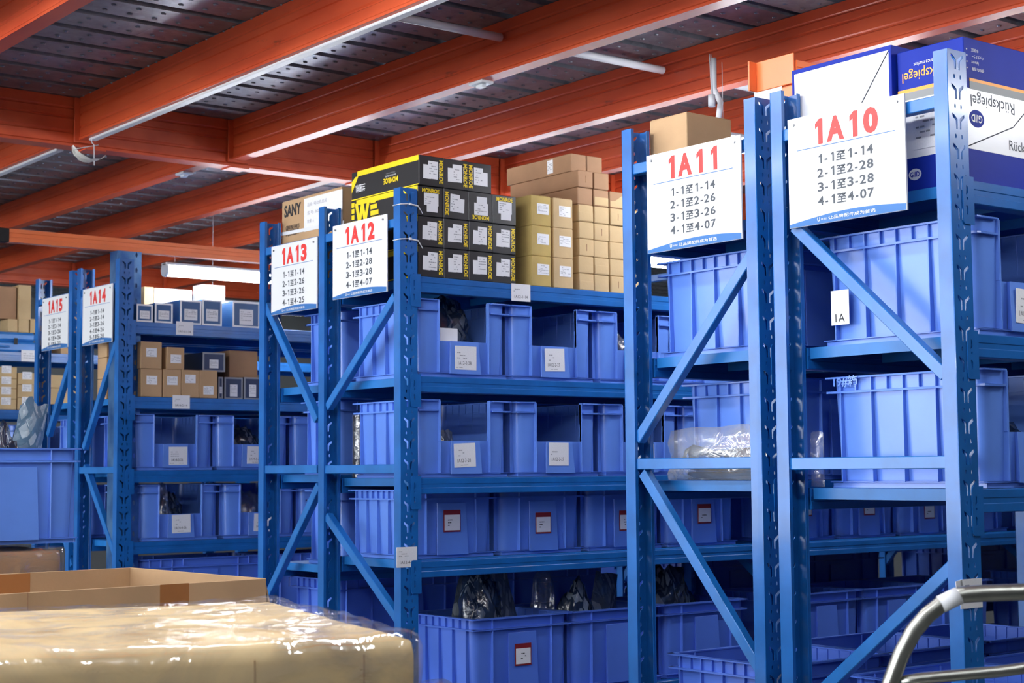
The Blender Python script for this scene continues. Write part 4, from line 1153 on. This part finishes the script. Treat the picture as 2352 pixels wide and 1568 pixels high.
# 1A14 bins
z = LV[14][3]+.018
bag((3.52, 7.30, z), (.05, .05, .24), 'clearbag', 'clear bag full of parts in bin 1A14-4-26', 22, jag=.45)
bag((3.63, 7.43, z), (.07, .06, .20), 'bagdark', 'dark bag behind the clear one in bin 1A14-4-26', 23)
bag((4.0, 7.36, z), (.10, .10, .22), 'clearbag', 'shiny bag in bin 1A14-4-25', 24)
bag((3.99, 7.37, LV[14][2]+.018), (.10, .10, .20), 'bagdark', 'dark bags in bin 1A14-3-25', 25)
z = LV[10][2]+.018
bag((3.64, 2.62, z), (.10, .12, .17), 'bagdark', 'dark bags in the lower 1A10 bin at the right edge', 26)
bag((3.62, 2.6, LV[10][1]+.018), (.09, .12, .15), 'clearbag', 'clear film in the upper 1A10 bin at the right edge', 27)
# pressed steel part in a clear bag on 1A11
z = LV[11][2]+.002
t = thing('steel_bracket', 'dark pressed steel bracket with holes lying on 1A11', 'bracket', (3.40, 3.32, z))
hl = [[(-.10+.035*math.cos(a*math.pi/5), .055+.018*math.sin(a*math.pi/5)) for a in range(10)], [(-.03, .045), (-.01, .045), (-.012, .07), (-.03, .07)]]
for xx in (.02, .06, .10, .125): hl.append([(xx+.004*math.cos(a*math.pi/3), .058+.005*math.sin(a*math.pi/3)) for a in range(6)])
hl.append([(-.165+.006*math.cos(a*math.pi/3), .07+.01*math.sin(a*math.pi/3)) for a in range(6)])
sm = flat_with_holes([(-.19, .055), (-.175, .09), (-.14, .105), (-.05, .085), (.2, .1), (.21, .03), (-.05, .025), (-.15, .03)], hl, .003)
for v in sm.vertices:
    x, y, zz = v.co; v.co = (zz, -x, y)
sm.materials.append(M['metalpart']); link('bracket_plate', sm, t)
MB().box(0, .03, -.2, .17, .0, .024).build('bracket_base', M['metalpart'], t, bevel=.004)
o = link('clear_pouch', pouch_mesh(31, .47, .155, .10, M['milkbag'], .95, 15, 9), None, loc=(3.385, 3.32, z)); o.rotation_euler = (0, 0, math.pi/2)
tag(o, 'crumpled clear bag wrapped round the steel bracket on 1A11', 'bag')
pouch((3.352, 2.935, LV[10][2]+.003), .05, .15, .03, 'clearbag', 'thin clear bag wedged beside the lower 1A10 bin', 33, (0, 0, math.pi/2), .9, None)
# wrapped roll between the 1A12 bins and the frame
t = thing('wrapped_roll', 'glossy film-wrapped roll standing behind the 1A12 frame', 'roll', (3.40, 5.291, LV[12][2]+.0012))
MB().tube([(0, 0, 0), (0, 0, .24)], .032, 14).build('roll', M['metalpart'], t)
MB().tube([(0, 0, .002), (.001, 0, .12), (0, 0, .245)], .036, 10, False).build('wrap', M['clearbag'], t)
# white label with 1A on the upper 1A10 bin
p = P(1930, 706, x=3.3585)
t = thing('bin_tag', 'white tag reading 1A on the side of the upper 1A10 bin', 'label', (3.358, p.y, p.z))
plate('card', M['paper'], t, (0, 0, 0), '-x', .062, .094); word('1A', 0, M['ink'], t, (-.0014, 0, -.028), '-x', .022, .032)
p = P(1940, 875, x=3.366)
word('19#箱', .02, M['bin'], None, (3.368, p.y, p.z), '-x', .030, .082, name='moulded_number')
tag(bpy.context.scene.objects['moulded_number'], 'moulded number 19 on the rim of the lower 1A10 bin', 'lettering')

# ------------------------------------------------------------------ foreground
def soft_box(w, d, h, r, m, seed, amp, nu=34):
    """wrapped carton: rounded box surface with folds"""
    bm = bmesh.new(); bmesh.ops.create_cube(bm, size=1)
    bmesh.ops.subdivide_edges(bm, edges=bm.edges[:], cuts=nu, use_grid_fill=True)
    for v in bm.verts:
        p = Vector((v.co.x*w, v.co.y*d, (v.co.z+.5)*h))
        q = Vector((max(-w/2+r, min(w/2-r, p.x)), max(-d/2+r, min(d/2-r, p.y)), min(h-r, p.z)))
        dv = p-q
        if dv.length > 1e-6: p = q + dv.normalized()*r if (dv.length > r or sum(1 for c in dv if abs(c) > 1e-6) > 1) else p
        n1 = noise.noise(Vector((p.x*5+seed, p.y*5, p.z*6))); n2 = noise.noise(Vector((p.x*3, p.y*22+seed, p.z*9)))
        n3 = noise.noise(Vector((p.x*30, p.y*26, p.z*30+seed)))
        nn = dv.normalized() if dv.length > 1e-6 else Vector((0, 0, 0))
        v.co = p + nn*(amp*(n1 + .6*abs(n2) + .35*n3))
        if v.co.z < 0: v.co.z = 0
    for f in bm.faces: f.smooth = True
    me = bpy.data.meshes.new('wrapped'); bm.to_mesh(me); bm.free(); me.materials.append(m)
    return me
def pile(x0, x1, y0, y1, ztop, rotz, label):
    """hidden support: pallet boards under the goods"""
    cx, cy = (x0+x1)/2, (y0+y1)/2
    t = thing('pallet', label, 'pallet', (cx, cy, 0), rotz=rotz)
    w, d = x1-x0, y1-y0
    for i in range(5): MB().box(-w/2, w/2, -d/2+i*(d-.1)/4, -d/2+i*(d-.1)/4+.1, .12, .14).build('deck_board', M['card4'], t)
    for i in range(3): MB().box(-w/2+i*(w-.1)/2, -w/2+i*(w-.1)/2+.1, -d/2, d/2, .0, .1195).build('bearer', M['card4'], t)
def wrapped(cx, cy, ztop, w, d, z0, rotz, label, seed, m='card2', r=.035):
    t = thing('wrapped_carton', label, 'box', (cx, cy, z0), rotz=rotz)
    h = ztop-z0
    link('carton_body', soft_box(w-.012, d-.012, h-.006, r, M[m], seed, .0025), t)
    link('stretch_film', soft_box(w+.002, d+.002, h+.002, r+.004, M['film'], seed+3, .010, 46), t)
    return t
# big film-wrapped carton
fr, fl = P(972, 1462, z=1.2), P(0, 1512, z=1.2)
ang = math.atan2(fr.y-fl.y, fr.x-fl.x)
dx = Vector((math.cos(ang), math.sin(ang))); dy = Vector((-dx.y, dx.x))
Wf, Df = 1.0, .86
ctrv = Vector((fr.x, fr.y)) - dx*Wf/2 + dy*Df/2
tw = wrapped(ctrv.x, ctrv.y, 1.205, Wf, Df, .1412, ang, 'large pale carton in glossy stretch film, bottom left foreground', 5, 'cardbig', r=.022)
for xx in (-.18, .22, .40): MB().box(xx-.0012, xx+.0012, -Df/2+.0046, -Df/2+.0058, .2, 1.035).build('crease', M['card'], tw)
gp = thing('pallet', 'wooden pallet under the large wrapped carton', 'pallet', (ctrv.x, ctrv.y, 0), rotz=ang)
for i in range(5): MB().box(-.5, .5, -.43+i*.19, -.43+i*.19+.1, .12, .14).build('deck_board', M['card4'], gp)
for i in range(3): MB().box(-.5+i*.45, -.4+i*.45, -.43, .43, 0, .1195).build('bearer', M['card4'], gp)
MB().add([(-.32, -.4375, .86), (-.30, -.4375, .86), (-.29, -.4375, .93), (-.31, -.4375, .93)], [(0, 1, 2, 3)]).add([(-.29, -.4375, .87), (-.275, -.4375, .87), (-.265, -.4375, .935), (-.28, -.4375, .935)], [(0, 1, 2, 3)]).build('green_mark', M['green'], tw)
# lower wrapped goods right of it
q = P(1000, 1500, z=1.03); q2 = P(1290, 1568, z=1.03)
wrapped(2.0, 2.86, .985, .40, .62, 0, -.18, 'lower film-wrapped brown goods right of the large carton', 9, 'card4', .03)
# open carton behind
nr, br, nl = P(612, 1328, z=1.2), P(380, 1299, z=1.2), P(0, 1364, z=1.2)
ang2 = math.atan2(nr.y-nl.y, nr.x-nl.x); wO, dO, hO = 1.05, (br-nr).length, .42
dx = Vector((math.cos(ang2), math.sin(ang2))); dy = Vector((-dx.y, dx.x))
cO = Vector((nr.x, nr.y)) - dx*wO/2 + dy*dO/2
t = thing('open_carton', 'large open empty carton with taped walls behind the wrapped one', 'box', (cO.x, cO.y, 1.2-hO), rotz=ang2)
for nm, a in (('wall', (-wO/2, wO/2, -dO/2, -dO/2+.006)), ('wall', (-wO/2, wO/2, dO/2-.006, dO/2)), ('wall', (-wO/2, -wO/2+.006, -dO/2+.0065, dO/2-.0065)), ('wall', (wO/2-.006, wO/2, -dO/2+.0065, dO/2-.0065))):
    MB().box(*a, .006, hO).build(nm, M['card'], t, bevel=.0012)
MB().box(-wO/2, wO/2, -dO/2, dO/2, 0, .0058).build('bottom', M['card'], t)
for s_ in (-1, 1): MB().box(-.04, .04, s_*(dO/2+.0006)-.0005, s_*(dO/2+.0006)+.0005, hO-.2, hO).build('tape', M['tape'], t, loc=(.26 if s_ < 0 else .1, 0, 0))
MB().box(-.045, .045, dO/2-.0075, dO/2-.0062, .1, hO-.002).build('tape', M['tape'], t, loc=(.17, 0, 0))
MB().box(-.001, .001, -dO/2-.0014, -dO/2-.0002, .05, hO).build('corner_crease', M['card4'], t, loc=(-.12, 0, 0))
MB().add([(wO/2-.002, -dO/2+.01, hO), (wO/2-.002, dO/2-.01, hO), (wO/2+.03, dO/2-.02, hO-.10), (wO/2+.03, -dO/2+.02, hO-.10),
          (wO/2+.002, -dO/2+.01, hO), (wO/2+.002, dO/2-.01, hO), (wO/2+.034, dO/2-.02, hO-.10), (wO/2+.034, -dO/2+.02, hO-.10)],
         [(0,3,2,1),(4,5,6,7),(0,1,5,4),(1,2,6,5),(2,3,7,6),(3,0,4,7)]).build('flap', M['card'], t)
o = carton(cO.x-.4, cO.x+.4, cO.y-.28, cO.y+.28, 0, 1.2-hO-.0035, M['card4'], 'brown carton carrying the open carton', 'box', rotz=ang2)
# wrapped brown carton and the blue bin on it
rb = P(178, 1254, y=4.92)
o = wrapped(rb.x-.29, 5.16, rb.z-.004, .50, .46, 0, 0, 'film-wrapped brown carton under the blue bin at the left edge', 14, 'card4', .012)
bx = link('storage_bin', bin_mesh(.42, .48, .30, False, M['bin'], 3), None); bx.location = (rb.x-.20, 4.92+.24, rb.z+.012)
tag(bx, 'large blue bin full of bags at the left edge, on a wrapped carton', 'bin')
zb = rb.z+.03
cx_ = bx.location.x
pouch((cx_+.06, 5.10, zb+.10), .12, .34, .04, 'bagteal', 'grey-blue printed bag standing tall in the left edge bin', 41, (.03, .18, .1), .8)
bag((cx_-.02, 5.00, zb), (.055, .04, .33), 'bagdark', 'dark printed bag at the rim of the left edge bin', 42)
pouch((cx_+.135, 5.14, zb+.14), .05, .20, .03, 'bagteal', 'small printed bag tip at the right of the left edge bin', 43, (0, .1, 0), .5)
bag((cx_-.11, 5.12, zb), (.055, .06, .36), 'clearbag', 'clear crumpled bag in the left edge bin', 44)
# trolley handle
TD = 2.75
def T(px, py, d=TD): return P(px, py, d=d)
t = thing('trolley', 'bent steel tube handle of a trolley at the lower right', 'trolley', (1.9, 1.2, 0))
def rel(v): return v - Vector((1.9, 1.2, 0))
pts = [T(2560, 1352), T(2352, 1359), T(2260, 1362), T(2205, 1366), T(2165, 1385), T(2130, 1412), T(2098, 1450), T(2070, 1502), T(2045, 1568), T(2010, 1700)]
base = T(1990, 1800); pts += [base, Vector((base.x, base.y, .12))]
cur = []
for i in range(len(pts)-1):
    a, b_ = pts[i], pts[i+1]
    for k in range(4): cur.append(rel(a.lerp(b_, k/4)))
cur.append(rel(pts[-1]))
MB().tube(cur, .0145, 14).build('handle_tube', M['chrome'], t)
MB().tube([rel(v) for v in (T(2068, 1566), T(2110, 1558), T(2200, 1550), T(2300, 1541), T(2352, 1534), T(2440, 1520), T(2560, 1510))], .010, 12).build('cross_tube', M['chrome'], t)
far = T(2560, 1352); MB().tube([rel(far), rel(T(2600, 1500)), rel(Vector((T(2620, 1800).x, T(2620, 1800).y, .12)))], .0145, 12).build('handle_tube', M['chrome'], t)
a, b_ = T(2160, 1388), T(2203, 1367)
MB().tube([rel(a), rel(a.lerp(b_, .5)), rel(b_)], .0152, 14).build('white_tape', M['paper'], t)
bb = Vector((base.x, base.y, .12)); ee = Vector((T(2620, 1800).x, T(2620, 1800).y, .12))
sx_ = (ee-bb).normalized(); sy_ = Vector((sx_.y, -sx_.x, 0))
q4 = [bb, ee, ee+sy_*.7, bb+sy_*.7]
MB().add([rel(v) for v in q4] + [rel(v)+Vector((0, 0, .03)) for v in q4], [(0,3,2,1),(4,5,6,7),(0,1,5,4),(1,2,6,5),(2,3,7,6),(3,0,4,7)]).build('platform', M['chrome'], t)
for v in q4: 
    c = rel(v.lerp((bb+ee)/2+sy_*.35, .15)); MB().tube([(c.x-.012, c.y, .06), (c.x+.012, c.y, .06)], .058, 14).build('wheel', M['rubber'], t)
